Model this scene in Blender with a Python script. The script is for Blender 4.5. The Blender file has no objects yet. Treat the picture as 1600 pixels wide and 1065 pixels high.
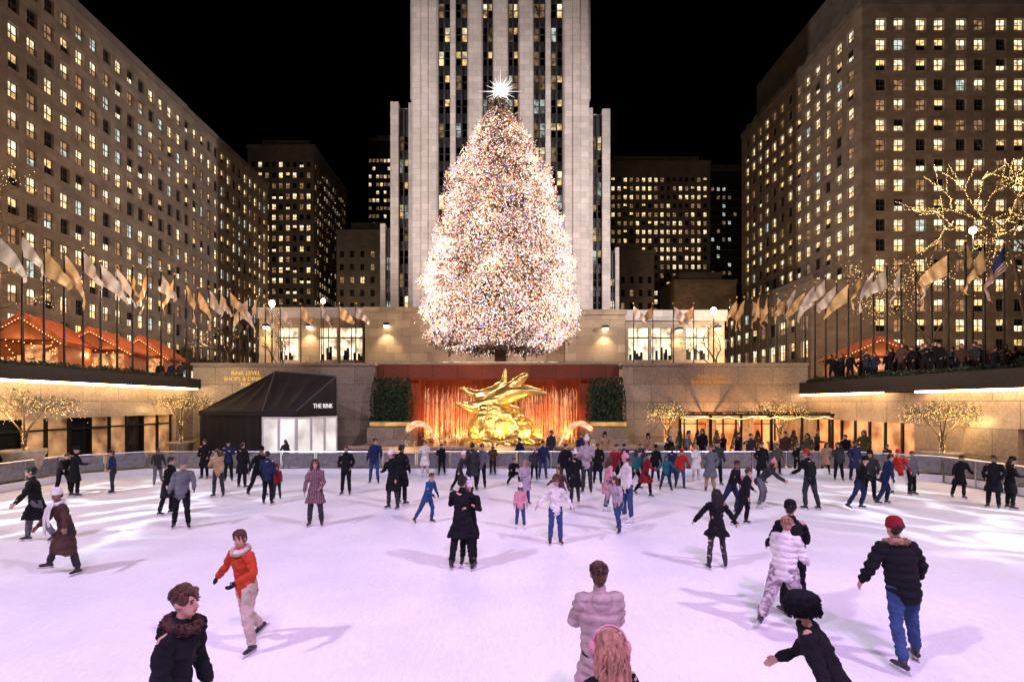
import bpy, math, random
from mathutils import Vector as V, Matrix, noise, Euler
random.seed(7)
SC=bpy.context.scene.collection
HOLD=bpy.data.collections.new('place'); C=HOLD
F=800.0; CX=782.0; HY=630.0; H=3.2
def at(px,py,Y): return V(((px-CX)*Y/F, Y, H-(py-HY)*Y/F))
def X(px,Y): return (px-CX)*Y/F
def Z(py,Y): return H-(py-HY)*Y/F
R=math.radians
PZ=4.5
# ---------------------------------------------------------------- materials
MATS={}
def newmat(name):
    m=bpy.data.materials.new(name); m.use_nodes=True
    nt=m.node_tree; b=nt.nodes['Principled BSDF']; return m,nt,b
def mat(name,col,rough=.7,metal=0,var=.25,scale=6,bump=.2,bscale=30,spec=None,coords='Object',stretch=None):
    if name in MATS: return MATS[name]
    m,nt,b=newmat(name); N=nt.nodes; L=nt.links
    tc=N.new('ShaderNodeTexCoord'); src=tc.outputs[coords]
    if stretch:
        mp=N.new('ShaderNodeMapping'); mp.inputs['Scale'].default_value=stretch; L.new(src,mp.inputs[0]); src=mp.outputs[0]
    n=N.new('ShaderNodeTexNoise'); n.inputs['Scale'].default_value=scale; n.inputs['Detail'].default_value=5
    L.new(src,n.inputs['Vector'])
    r=N.new('ShaderNodeValToRGB'); r.color_ramp.elements[0].position=.3; r.color_ramp.elements[1].position=.7
    r.color_ramp.elements[0].color=(*[c*(1-var) for c in col],1); r.color_ramp.elements[1].color=(*[min(1,c*(1+var)) for c in col],1)
    L.new(n.outputs['Fac'],r.inputs['Fac']); L.new(r.outputs['Color'],b.inputs['Base Color'])
    b.inputs['Roughness'].default_value=rough; b.inputs['Metallic'].default_value=metal
    if spec is not None: b.inputs['Specular IOR Level'].default_value=spec
    if bump:
        n2=N.new('ShaderNodeTexNoise'); n2.inputs['Scale'].default_value=bscale; n2.inputs['Detail'].default_value=4
        L.new(src,n2.inputs['Vector'])
        bp=N.new('ShaderNodeBump'); bp.inputs['Strength'].default_value=bump; bp.inputs['Distance'].default_value=.03
        L.new(n2.outputs['Fac'],bp.inputs['Height']); L.new(bp.outputs['Normal'],b.inputs['Normal'])
    MATS[name]=m; return m
def stone(name,col,bw=1.4,bh=.7,rough=.75,mort=.8,var=.25,msize=.012):
    if name in MATS: return MATS[name]
    m,nt,b=newmat(name); N=nt.nodes; L=nt.links
    tc=N.new('ShaderNodeTexCoord'); s=N.new('ShaderNodeSeparateXYZ'); L.new(tc.outputs['Object'],s.inputs[0])
    a=N.new('ShaderNodeMath'); a.operation='ADD'; L.new(s.outputs[0],a.inputs[0]); L.new(s.outputs[1],a.inputs[1])
    c=N.new('ShaderNodeCombineXYZ'); L.new(a.outputs[0],c.inputs[0]); L.new(s.outputs[2],c.inputs[1])
    br=N.new('ShaderNodeTexBrick'); br.inputs['Scale'].default_value=1; br.inputs['Brick Width'].default_value=bw; br.inputs['Row Height'].default_value=bh
    br.inputs['Mortar Size'].default_value=msize; br.inputs['Color1'].default_value=(*[x*(1-var*.5) for x in col],1); br.inputs['Color2'].default_value=(*[min(1,x*(1+var*.5)) for x in col],1)
    br.inputs['Mortar'].default_value=(*[x*mort for x in col],1)
    L.new(c.outputs[0],br.inputs['Vector'])
    n=N.new('ShaderNodeTexNoise'); n.inputs['Scale'].default_value=.35; n.inputs['Detail'].default_value=8; L.new(tc.outputs['Object'],n.inputs['Vector'])
    n2=N.new('ShaderNodeTexNoise'); n2.inputs['Scale'].default_value=9; n2.inputs['Detail'].default_value=6; L.new(tc.outputs['Object'],n2.inputs['Vector'])
    ad=N.new('ShaderNodeMath'); ad.operation='ADD'; L.new(n.outputs['Fac'],ad.inputs[0]); L.new(n2.outputs['Fac'],ad.inputs[1])
    mr=N.new('ShaderNodeMapRange'); mr.inputs['From Min'].default_value=.7; mr.inputs['From Max'].default_value=1.3; mr.inputs['To Min'].default_value=1-var; mr.inputs['To Max'].default_value=1+var*.6
    L.new(ad.outputs[0],mr.inputs[0])
    mx=N.new('ShaderNodeVectorMath'); mx.operation='SCALE'; L.new(br.outputs['Color'],mx.inputs[0]); L.new(mr.outputs[0],mx.inputs['Scale'])
    L.new(mx.outputs[0],b.inputs['Base Color']); b.inputs['Roughness'].default_value=rough
    bp=N.new('ShaderNodeBump'); bp.inputs['Strength'].default_value=.3; bp.inputs['Distance'].default_value=.02; L.new(ad.outputs[0],bp.inputs['Height']); L.new(bp.outputs['Normal'],b.inputs['Normal'])
    MATS[name]=m; return m
def emis(name,col,st,vary=0,scale=2.0,sample=False,low=.3):
    if name in MATS: return MATS[name]
    m,nt,b=newmat(name); N=nt.nodes; L=nt.links
    b.inputs['Base Color'].default_value=(*[c*.5 for c in col],1); b.inputs['Emission Color'].default_value=(*col,1); b.inputs['Emission Strength'].default_value=st
    b.inputs['Roughness'].default_value=.4
    if vary:
        tc=N.new('ShaderNodeTexCoord'); n=N.new('ShaderNodeTexNoise'); n.inputs['Scale'].default_value=scale; n.inputs['Detail'].default_value=3
        oi=N.new('ShaderNodeObjectInfo'); va=N.new('ShaderNodeVectorMath'); va.operation='ADD'
        L.new(tc.outputs['Object'],va.inputs[0]); L.new(oi.outputs['Location'],va.inputs[1]); L.new(va.outputs[0],n.inputs['Vector'])
        mr=N.new('ShaderNodeMapRange'); mr.inputs['From Min'].default_value=.35; mr.inputs['From Max'].default_value=.65; mr.inputs['To Min'].default_value=st*low; mr.inputs['To Max'].default_value=st*(1+vary)
        L.new(n.outputs['Fac'],mr.inputs[0]); L.new(mr.outputs[0],b.inputs['Emission Strength'])
    if not sample: m.cycles.emission_sampling='NONE'
    MATS[name]=m; return m
# ---------------------------------------------------------------- mesh builder
class MB:
    def __init__(s): s.v=[]; s.f=[]; s.m=[]
    def quad(s,a,b,c,d,m=0):
        i=len(s.v); s.v+= [V(a),V(b),V(c),V(d)]; s.f.append((i,i+1,i+2,i+3)); s.m.append(m)
    def poly(s,ps,m=0):
        i=len(s.v); s.v+=[V(p) for p in ps]; s.f.append(tuple(range(i,i+len(ps)))); s.m.append(m)
    def box(s,x0,x1,y0,y1,z0,z1,m=0,M=None):
        p=[V((x,y,z)) for x in (x0,x1) for y in (y0,y1) for z in (z0,z1)]
        if M: p=[M@q for q in p]
        i=len(s.v); s.v+=p
        for f in ((0,1,3,2),(4,6,7,5),(0,4,5,1),(2,3,7,6),(0,2,6,4),(1,5,7,3)):
            s.f.append(tuple(i+k for k in f)); s.m.append(m)
    def tube(s,pts,rad,ref=None,n=10,m=0,cap=True,round_=True):
        pts=[V(p) for p in pts]; rr=[(r,r) if not isinstance(r,(tuple,list)) else r for r in rad]
        t=[]
        for i in range(len(pts)):
            d=pts[min(i+1,len(pts)-1)]-pts[max(i-1,0)]
            t.append(d.normalized() if d.length>1e-9 else V((0,0,1)))
        P=list(pts); T=list(t); Q=list(rr)
        if cap and round_:
            k=min(rr[0]); P=[pts[0]-t[0]*k*.6]+P; T=[t[0]]+T; Q=[(rr[0][0]*.7,rr[0][1]*.7)]+Q
            k=min(rr[-1]); P.append(pts[-1]+t[-1]*k*.6); T.append(t[-1]); Q.append((rr[-1][0]*.7,rr[-1][1]*.7))
        base=len(s.v); u0=V(ref) if ref is not None else None
        if u0 is None: u0=V((1,0,0)) if abs(T[0].x)<.8 else V((0,1,0))
        for p,tt,q in zip(P,T,Q):
            u=u0-tt*u0.dot(tt)
            if u.length<1e-4: u=V((0,1,0))-tt*tt.y
            u.normalize(); w=tt.cross(u)
            if ref is None: u0=u
            for k in range(n):
                a=2*math.pi*k/n; s.v.append(p+u*q[0]*math.cos(a)+w*q[1]*math.sin(a))
        for j in range(len(P)-1):
            for k in range(n):
                a=base+j*n+k; b=base+j*n+(k+1)%n; s.f.append((a,b,b+n,a+n)); s.m.append(m)
        if cap:
            s.f.append(tuple(base+k for k in range(n))[::-1]); s.m.append(m)
            e=base+(len(P)-1)*n; s.f.append(tuple(e+k for k in range(n))); s.m.append(m)
    def ell(s,c,r,M=None,n=12,k=8,m=0):
        base=len(s.v); c=V(c)
        for j in range(1,k):
            th=math.pi*j/k
            for i in range(n):
                a=2*math.pi*i/n; p=c+V((r[0]*math.sin(th)*math.cos(a),r[1]*math.sin(th)*math.sin(a),r[2]*math.cos(th)))
                s.v.append(M@p if M else p)
        top=c+V((0,0,r[2])); bot=c-V((0,0,r[2])); s.v.append(M@top if M else top); s.v.append(M@bot if M else bot)
        tp=len(s.v)-2; bt=tp+1
        for j in range(k-2):
            for i in range(n):
                a=base+j*n+i; b=base+j*n+(i+1)%n; s.f.append((a,b,b+n,a+n)); s.m.append(m)
        for i in range(n):
            s.f.append((base+(i+1)%n,base+i,tp)); s.m.append(m)
            e=base+(k-2)*n; s.f.append((e+i,e+(i+1)%n,bt)); s.m.append(m)
    def octa(s,c,r,m=0):
        i=len(s.v); x,y,z=c; s.v+=[(x+r,y,z),(x-r,y,z),(x,y+r,z),(x,y-r,z),(x,y,z+r),(x,y,z-r)]
        for f in ((0,2,4),(2,1,4),(1,3,4),(3,0,4),(2,0,5),(1,2,5),(3,1,5),(0,3,5)): s.f.append(tuple([i+k for k in f])); s.m.append(m)
    def lathe(s,prof,c=(0,0,0),n=20,m=0,sy=1,M=None):
        base=len(s.v); c=V(c)
        for r,z in prof:
            for i in range(n):
                a=2*math.pi*i/n; p=c+V((r*math.cos(a),r*math.sin(a)*sy,z)); s.v.append(M@p if M else p)
        for j in range(len(prof)-1):
            for i in range(n):
                a=base+j*n+i; b=base+j*n+(i+1)%n; s.f.append((a,b,b+n,a+n)); s.m.append(m)
        s.f.append(tuple(base+k for k in range(n))[::-1]); s.m.append(m)
        e=base+(len(prof)-1)*n; s.f.append(tuple(e+k for k in range(n))); s.m.append(m)
    def leaf(s,p,sz,m=0):
        d=V((random.gauss(0,1),random.gauss(0,1),random.gauss(0,1))).normalized(); e=d.orthogonal().normalized()
        g=d.cross(e); a=random.random()*6.3; ca,sa=math.cos(a),math.sin(a); e,g=e*ca+g*sa,g*ca-e*sa; p=V(p)
        i=len(s.v); s.v+=[p-e*sz,p+g*sz*.45,p+e*sz,p-g*sz*.45]; s.f.append((i,i+1,i+2,i+3)); s.m.append(m)
    def mesh(s,name,mats,smooth=False):
        me=bpy.data.meshes.new(name); me.from_pydata([tuple(v) for v in s.v],[],s.f)
        for m in (mats if isinstance(mats,(list,tuple)) else [mats]): me.materials.append(m)
        me.polygons.foreach_set('material_index',s.m)
        if smooth: me.polygons.foreach_set('use_smooth',[True]*len(me.polygons))
        me.update(); return me
    def obj(s,name,mats,parent=None,smooth=False):
        return link(name,s.mesh(name,mats,smooth),parent)
def link(name,me,parent=None,loc=None):
    o=bpy.data.objects.new(name,me); C.objects.link(o)
    if parent: o.parent=parent
    if loc is not None: o.location=loc
    return o
def thing(name,label,cat,loc=(0,0,0),rz=0,group=None):
    o=bpy.data.objects.new(name,None); C.objects.link(o); o.location=loc; o.rotation_euler=(0,0,rz); o.empty_display_size=.2
    return tag(o,label,cat,group)
def tag(o,label,cat,group=None):
    o['label']=label; o['category']=cat
    if group: o['group']=group
    return o
def struct(o): o['kind']='structure'; return o
ORD=['first','second','third','fourth','fifth','sixth','seventh','eighth','ninth','tenth','eleventh','twelfth','thirteenth','fourteenth','fifteenth','sixteenth','seventeenth','eighteenth','nineteenth','twentieth','twenty-first','twenty-second','twenty-third','twenty-fourth','twenty-fifth']
def text(s,size,loc,rot,m,parent=None,name='lettering',ext=.01,align='CENTER'):
    cu=bpy.data.curves.new('t','FONT'); cu.body=s; cu.size=size; cu.extrude=ext; cu.align_x=align; cu.align_y='CENTER'
    o=bpy.data.objects.new('t',cu); SC.objects.link(o); bpy.context.view_layer.update()
    me=bpy.data.meshes.new_from_object(o.evaluated_get(bpy.context.evaluated_depsgraph_get())); bpy.data.objects.remove(o)
    me.materials.clear(); me.materials.append(m)
    q=link(name,me,parent); q.location=loc; q.rotation_euler=rot; return q
M_lime=stone('limestone',(.50,.445,.41),1.6,.9,var=.25,mort=.72,msize=.03)
M_tan=stone('tan_limestone',(.29,.22,.165),1.5,.75,var=.35,mort=.7)
M_tan2=stone('grey_limestone',(.22,.18,.15),1.5,.75,var=.25)
M_gran=stone('flecked_granite',(.38,.29,.20),2.2,1.1,var=.4,rough=.4,mort=.5,msize=.02)
M_red=stone('red_granite',(.24,.065,.03),1.6,1.6,var=.3,rough=.3,mort=.4,msize=.02)
M_dark=mat('dark_metal',(.02,.02,.022),.4,.6,bump=0)
M_frame=mat('window_frame_paint',(.06,.05,.042),.6,0,bump=0)
M_glassd=mat('dark_glass',(.012,.014,.018),.08,0,bump=0,var=.1,spec=.6)
M_spand=mat('aluminium_spandrel',(.07,.07,.075),.45,.5,bump=.1)
M_steel=mat('brushed_steel',(.55,.55,.57),.3,.9,bump=0,var=.1)
M_white=mat('white_paint',(.75,.75,.76),.5,bump=0,var=.05)
M_gold=mat('gilded_bronze',(.95,.60,.16),.3,.85,bump=.3,bscale=8,var=.1)
E_warm=emis('warm_window_light',(1,.66,.28),1.15,.8,1.3,low=.2)
E_cream=emis('cream_window_light',(1,.86,.56),1.35,.5,1.5,low=.3)
E_cool=emis('cool_window_light',(.75,.88,.80),.7,.6,1.5,low=.2)
E_dim=emis('dim_window_light',(1,.62,.32),.2,1.2,1.3,low=.12)
E_shop=emis('shop_window_light',(1,.84,.58),1.1,.8,.8,low=.2)
# ---------------------------------------------------------------- world, camera
w=bpy.data.worlds.new('World'); bpy.context.scene.world=w; w.use_nodes=True
sk=w.node_tree.nodes.new('ShaderNodeTexSky'); sk.sky_type='NISHITA'; sk.sun_disc=False; sk.sun_elevation=R(-8); sk.sun_rotation=R(200)
bg=w.node_tree.nodes['Background']; w.node_tree.links.new(sk.outputs[0],bg.inputs[0]); bg.inputs[1].default_value=.05
cam=bpy.data.cameras.new('Camera'); co=bpy.data.objects.new('Camera',cam); C.objects.link(co); co.location=(0,0,H); co.rotation_euler=(R(90),0,0)
cam.sensor_width=36; cam.lens=F/1600*36; cam.shift_x=(800-CX)/1600; cam.shift_y=(HY-532.5)/1600; cam.clip_end=2000; cam.clip_start=.05
vs=bpy.context.scene.view_settings; vs.view_transform='Standard'; vs.look='None'; vs.exposure=0
def light(kind,loc,power,col=(1,1,1),size=.3,aim=None,angle=60,blend=.5,name='flood_light'):
    d=bpy.data.lights.new(name,kind); d.energy=power; d.color=col
    if kind in('POINT','SPOT'): d.shadow_soft_size=size
    if kind=='SPOT': d.spot_size=R(angle); d.spot_blend=blend
    if kind=='SUN': d.angle=R(.5)
    o=bpy.data.objects.new(name,d); C.objects.link(o); o.location=loc
    if aim is not None: o.rotation_euler=(V(aim)-V(loc)).to_track_quat('-Z','Y').to_euler()
    return o
light('SUN',(0,0,90),.01,(.7,.8,1),aim=(5,10,0),name='moonlight')
light('SPOT',(-24,-8,30),35000,(.80,.69,1),.8,(3,16,0),62,.8)
light('SPOT',(26,-8,30),35000,(.82,.71,1),.8,(-3,16,0),62,.8)
light('SPOT',(0,-18,34),20000,(.86,.78,1),2.0,(0,17,0),60,.9)  # added soft fill over the rink, lightens the shadows
light('SPOT',(4,-14,26),23000,(.78,.30,1),1.0,(1,3,0),46,.9)
for gx,ax in((-30,-17),(32,18)):
    g=light('SPOT',(gx,-4,24),105000 if gx<0 else 75000,(.78,.93,1),.12,(ax,12,0),29,.6,name='pattern_projector'); g.data.use_nodes=True
    nt=g.data.node_tree; em=nt.nodes['Emission']; tc=nt.nodes.new('ShaderNodeTexCoord'); vo=nt.nodes.new('ShaderNodeTexNoise'); vo.inputs['Scale'].default_value=20; vo.inputs['Detail'].default_value=4; vo.inputs['Distortion'].default_value=.6
    sb=nt.nodes.new('ShaderNodeMath'); sb.operation='SUBTRACT'; sb.inputs[1].default_value=.5; ab=nt.nodes.new('ShaderNodeMath'); ab.operation='ABSOLUTE'
    rp=nt.nodes.new('ShaderNodeMapRange'); rp.inputs[1].default_value=0; rp.inputs[2].default_value=.06; rp.inputs[3].default_value=1; rp.inputs[4].default_value=0
    nt.links.new(tc.outputs['Normal'],vo.inputs['Vector']); nt.links.new(vo.outputs['Fac'],sb.inputs[0]); nt.links.new(sb.outputs[0],ab.inputs[0]); nt.links.new(ab.outputs[0],rp.inputs[0]); nt.links.new(rp.outputs[0],em.inputs['Strength'])
light('SPOT',(-52,38,26),140000,(1,.88,.86),.8,(-2,80,50),68,.7)
light('SPOT',(56,38,26),225000,(1,.90,.90),.8,(4,80,34),62,.9)
light('SPOT',(-30,52,7),17000,(1,.68,.44),.5,(-60,84,20),130,.9)  # from here, unseen spots added to give the facades warm street light
light('SPOT',(30,60,7),25000,(1,.66,.40),.5,(66,112,30),120,.9)
light('SPOT',(46,46,8),28000,(1,.66,.42),.5,(88,92,22),110,.9)
light('SPOT',(-34,125,8),17000,(1,.75,.5),.5,(-72,172,50),110,.9)
light('SPOT',(36,135,8),16000,(1,.62,.32),.5,(66,165,20),110,.9)
# ---------------------------------------------------------------- ground
m,nt,b=newmat('rink_ice'); N=nt.nodes; L=nt.links
tc=N.new('ShaderNodeTexCoord'); n1=N.new('ShaderNodeTexNoise'); n1.inputs['Scale'].default_value=.5; n1.inputs['Detail'].default_value=9; L.new(tc.outputs['Object'],n1.inputs[0])
rp=N.new('ShaderNodeValToRGB'); rp.color_ramp.elements[0].position=.35; rp.color_ramp.elements[0].color=(.75,.76,.83,1); rp.color_ramp.elements[1].position=.65; rp.color_ramp.elements[1].color=(.86,.86,.91,1)
L.new(n1.outputs[0],rp.inputs[0])
mp=N.new('ShaderNodeMapping'); mp.inputs['Scale'].default_value=(5,.9,1); mp.inputs['Rotation'].default_value=(0,0,.5); L.new(tc.outputs['Object'],mp.inputs[0])
n2=N.new('ShaderNodeTexNoise'); n2.inputs['Scale'].default_value=6; n2.inputs['Detail'].default_value=8; n2.inputs['Distortion'].default_value=1.5; L.new(mp.outputs[0],n2.inputs[0])
prev=None
for sc_,k_,di in((.9,26,3),(1.7,30,2),(.5,40,4)):
    wv=N.new('ShaderNodeTexNoise'); wv.inputs['Scale'].default_value=sc_; wv.inputs['Detail'].default_value=2; wv.inputs['Distortion'].default_value=di; L.new(tc.outputs['Object'],wv.inputs[0])
    mm=N.new('ShaderNodeMath'); mm.operation='MULTIPLY'; mm.inputs[1].default_value=k_; L.new(wv.outputs[0],mm.inputs[0]); fr=N.new('ShaderNodeMath'); fr.operation='FRACT'; L.new(mm.outputs[0],fr.inputs[0])
    ln=N.new('ShaderNodeMapRange'); ln.inputs[1].default_value=0; ln.inputs[2].default_value=.05; ln.inputs[3].default_value=.90; ln.inputs[4].default_value=1; L.new(fr.outputs[0],ln.inputs[0])
    if prev is None: prev=ln.outputs[0]
    else:
        ml=N.new('ShaderNodeMath'); ml.operation='MULTIPLY'; L.new(prev,ml.inputs[0]); L.new(ln.outputs[0],ml.inputs[1]); prev=ml.outputs[0]
mr=N.new('ShaderNodeMapRange'); mr.inputs[1].default_value=.3; mr.inputs[2].default_value=.7; mr.inputs[3].default_value=.90; mr.inputs[4].default_value=1.04; L.new(n2.outputs[0],mr.inputs[0])
ml=N.new('ShaderNodeMath'); ml.operation='MULTIPLY'; L.new(mr.outputs[0],ml.inputs[0]); L.new(prev,ml.inputs[1])
sc=N.new('ShaderNodeVectorMath'); sc.operation='SCALE'; L.new(rp.outputs[0],sc.inputs[0]); L.new(ml.outputs[0],sc.inputs['Scale']); L.new(sc.outputs[0],b.inputs['Base Color'])
mr2=N.new('ShaderNodeMapRange'); mr2.inputs[3].default_value=.4; mr2.inputs[4].default_value=.75; L.new(n1.outputs[0],mr2.inputs[0]); L.new(mr2.outputs[0],b.inputs['Roughness']); b.inputs['Specular IOR Level'].default_value=.12
bp=N.new('ShaderNodeBump'); bp.inputs['Strength'].default_value=.35; bp.inputs['Distance'].default_value=.01; L.new(n2.outputs[0],bp.inputs['Height']); L.new(bp.outputs[0],b.inputs['Normal'])
ice=m
q=MB(); RX=17.9; RYF=22.9
pts=[(-RX,-3.5,.004),(RX,-3.5,.004)]
for k in range(7):
    a=R(15*k); pts.append((RX-2+2*math.cos(a),RYF-2+2*math.sin(a),.004))
for k in range(7):
    a=R(90+15*k); pts.append((-RX+2+2*math.cos(a),RYF-2+2*math.sin(a),.004))
q.poly(pts); struct(q.obj('ice_rink',ice))
M_pave=stone('dark_paving',(.12,.11,.11),1,1,rough=.5,mort=.6)
q=MB(); q.quad((-22,-8,0),(22,-8,0),(22,37,0),(-22,37,0)); struct(q.obj('sunken_pavement',M_pave))
q=MB()
for x0,x1,y0,y1 in ((-900,-19.4,-400,1200),(19.4,900,-400,1200),(-19.4,19.4,36.2,1200),(-19.4,19.4,-400,-4.4)):
    q.quad((x0,y0,PZ),(x1,y0,PZ),(x1,y1,PZ),(x0,y1,PZ))
struct(q.obj('plaza_pavement',M_pave))
# ---------------------------------------------------------------- building tools
WM={}
def winmesh(w,h,kind):
    k=(round(w,2),round(h,2),kind)
    if k in WM: return WM[k]
    q=MB(); f=.07
    q.box(-w/2,w/2,0,.1,-h/2,-h/2+f); q.box(-w/2,w/2,0,.1,h/2-f,h/2); q.box(-w/2,-w/2+f,0,.1,-h/2+f,h/2-f); q.box(w/2-f,w/2,0,.1,-h/2+f,h/2-f)
    q.box(-w/2+f,w/2-f,-.02,.08,-.05,.05)
    if w>1.1: q.box(-.04,.04,0,.07,-h/2+f,h/2-f)
    q.quad((-w/2+f,.09,.04),(w/2-f,.09,.04),(w/2-f,.09,h/2-f),(-w/2+f,.09,h/2-f),1)
    q.quad((-w/2+f,.09,-h/2+f),(w/2-f,.09,-h/2+f),(w/2-f,.09,-.04),(-w/2+f,.09,-.04),2)
    if w>1.3: q.box(-w/2-.12,w/2+.12,-.46,-.32,-h/2-.2,-h/2+.02,3)
    mats={'lit':(E_cream,E_warm),'up':(E_warm,M_glassd),'low':(M_glassd,E_cream),'cool':(E_cool,E_cool),'dim':(E_dim,E_dim),'dark':(M_glassd,M_glassd),'coolup':(E_dim,E_cool),'half':(E_cream,E_dim)}[kind]
    me=q.mesh('window',[M_frame,mats[0],mats[1],M_tan]); WM[k]=(me,q,mats); return WM[k]
def facade(q,O,U,L,z0,z1,cols,rows,dep=.3,m=0):
    O=V(O); U=V(U).normalized(); Nn=V((U.y,-U.x,0)); wins=[]
    def p(u,z,d=0): return V((O.x,O.y,0))+U*u+V((0,0,z))-Nn*d
    zc=z0
    for (za,zb) in rows:
        q.quad(p(0,zc),p(L,zc),p(L,za),p(0,za),m)
        uc=0
        for (ua,ub) in cols:
            q.quad(p(uc,za),p(ua,za),p(ua,zb),p(uc,zb),m); uc=ub
            q.quad(p(ua,za),p(ub,za),p(ub,za,dep),p(ua,za,dep),m); q.quad(p(ua,zb,dep),p(ub,zb,dep),p(ub,zb),p(ua,zb),m)
            q.quad(p(ua,za),p(ua,za,dep),p(ua,zb,dep),p(ua,zb),m); q.quad(p(ub,za,dep),p(ub,za),p(ub,zb),p(ub,zb,dep),m)
            wins.append((p((ua+ub)/2,(za+zb)/2,dep-.02),math.atan2(U.y,U.x),ub-ua,zb-za))
        q.quad(p(uc,za),p(L,za),p(L,zb),p(uc,zb),m); zc=zb
    q.quad(p(0,zc),p(L,zc),p(L,z1),p(0,z1),m)
    return wins
def place_windows(root,wins,weights,nind=100,rnd=None):
    rnd=rnd or random.Random(3)
    kinds=list(weights); ws=[weights[k] for k in kinds]
    def vis(wn):
        p=wn[0]; px=CX+F*p.x/p.y; py=HY-F*(p.z-H)/p.y
        inside=-20<px<1620 and -20<py<570
        return (0 if inside else 1, p.length)
    wins=sorted(wins,key=vis)
    st=MB(); mats=[M_frame,E_cream,E_warm,M_glassd,E_cool,E_dim,M_tan]
    for i,(p,a,w_,h_) in enumerate(wins):
        k=rnd.choices(kinds,ws)[0]; me,qq,mm=winmesh(w_,h_,k)
        if i<nind:
            o=link('window',me,root,p); o.rotation_euler=(0,0,a)
        else:
            T=Matrix.Translation(p)@Matrix.Rotation(a,4,'Z'); b0=len(st.v); st.v+=[T@v for v in qq.v]
            st.f+=[tuple([b0+j for j in f]) for f in qq.f]; st.m+=[0 if x==0 else (6 if x==3 else mats.index(mm[x-1])) for x in qq.m]
    if st.v: o=st.obj('distant_windows',mats,root); o['kind']='stuff'
def grid(L,sp,w,off=None):
    n=int(L/sp); off=(L-n*sp)/2 if off is None else off
    return [(off+sp*i+(sp-w)/2,off+sp*i+(sp+w)/2) for i in range(n)]
def pairs(L,sp,w,gap):
    out=[]; n=int(L/sp)
    for i in range(n):
        c=(L-n*sp)/2+sp*(i+.5); out+= [(c-gap/2-w,c-gap/2),(c+gap/2,c+gap/2+w)]
    return out
def rowsf(z0,n,sp,h): return [(z0+i*sp,z0+i*sp+h) for i in range(n)]
LIT={'lit':5,'up':3,'low':2,'cool':2,'dim':4,'dark':4,'coolup':1,'half':3}
b=thing('office_building','long tan office block with rows of lit windows filling the left side behind the flags','building')
q=MB(); z1=58
wn=facade(q,(-59,48,0),(0,1,0),82,10.5,z1,grid(82,2.45,1.45),rowsf(12.0,13,3.5,2.15),.35)
q.quad((-59,130,PZ),(-90,130,PZ),(-90,130,z1),(-59,130,z1)); q.quad((-59,48,z1),(-59,130,z1),(-90,130,z1),(-90,48,z1)); q.quad((-59,48,PZ),(-59,48,z1),(-90,48,z1),(-90,48,PZ))
q.obj('wall',M_tan,b)
q=MB(); q.box(-59.6,-58.8,48,130.2,z1-.1,z1+.9); q.obj('cornice',M_tan2,b)
q=MB(); q.box(-59.4,-58.75,48,130.2,10.2,10.9); q.obj('string_course',M_tan2,b)
place_windows(b,wn,LIT,rnd=random.Random(5))
for i in range(17):
    q=MB(); y=48+i*4.85; q.box(-59.4,-58.9,y,y+1.0,PZ,10.2); q.obj('ground_floor_pier',M_tan2,b)
for i in range(16):
    y=49+i*4.85; s=MB(); s.box(-59.35,-59.2,y,y+3.85,PZ+.6,9.4,1 if i%3 else 2)
    for t in(1.28,2.56): s.box(-59.2,-59.1,y+t-.06,y+t+.06,PZ+.6,9.4)
    s.box(-59.2,-59.1,y,y+3.85,7.9,8.1); s.obj('shop_window',[M_dark,E_shop,E_cool],b)
text('NBC',1.1,(-58.7,62,9.8),(R(90),0,R(90)),emis('white_sign_light',(1,1,1),1.0),b,'sign_letters')
q=MB(); wn=facade(q,(-66,48,0),(0,1,0),60,58,66,grid(60,3.05,1.3),[(59.5,64)]); q.quad((-66,48,66),(-66,108,66),(-86,108,66),(-86,48,66)); q.quad((-66,108,58),(-86,108,58),(-86,108,66),(-66,108,66)); q.obj('upper_storey',M_tan2,b)
b=thing('office_building','tall tan office block with its lit corner facing the plaza on the right','building')
q=MB(); z1=74.6
wn=facade(q,(65,92,0),(1,0,0),46,10,z1,pairs(46,7.2,1.85,1.4),rowsf(12.5,17,3.6,2.25),.35)
q.obj('wall',M_tan,b)
q2=MB(); wn2=facade(q2,(65,138,0),(0,-1,0),46,10,z1,grid(46,3.3,1.75),rowsf(12.5,17,3.6,2.25),.35)
q2.quad((65,92,z1),(111,92,z1),(111,138,z1),(65,138,z1)); q2.obj('side_wall',M_tan,b)
place_windows(b,wn+wn2,{'lit':7,'up':3,'low':2,'cool':1,'dim':4,'dark':4,'half':3},rnd=random.Random(9))
q=MB(); q.box(64.7,111,91.7,138,z1+.003,z1+1.0); q.obj('parapet',M_tan2,b)
for i in range(12):
    q=MB(); q.box(64.8,65.4,92+i*3.8,92+i*3.8+1.4,z1+1.0,z1+1.7); q.obj('parapet_block',M_tan2,b)
q=MB(); q.box(69,111,97,138,z1+1.0,z1+14); q.obj('roof_storey',M_tan2,b)
for i in range(12):
    x=65.4+i*3.8; s=MB(); s.box(x,x+2.9,91.95,92.1,PZ+.4,9.3,1 if i%4 else 2); s.box(x+1.4,x+1.5,91.85,91.95,PZ+.4,9.3); s.box(x,x+2.9,91.85,91.95,7.6,7.75); s.obj('shop_window',[M_dark,E_shop,E_warm],b)
for i in range(13):
    q=MB(); q.box(64.5+i*3.8,65.4+i*3.8,91.8,92.2,PZ,9.4); q.obj('ground_floor_pier',M_tan2,b)
q=MB(); q.box(64.6,111,91.6,92.3,9.4,10.2); q.obj('string_course',M_tan2,b)
b=thing('low_wing','lower limestone wing with tall lit windows stepping down left of the right office block','building')
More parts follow.
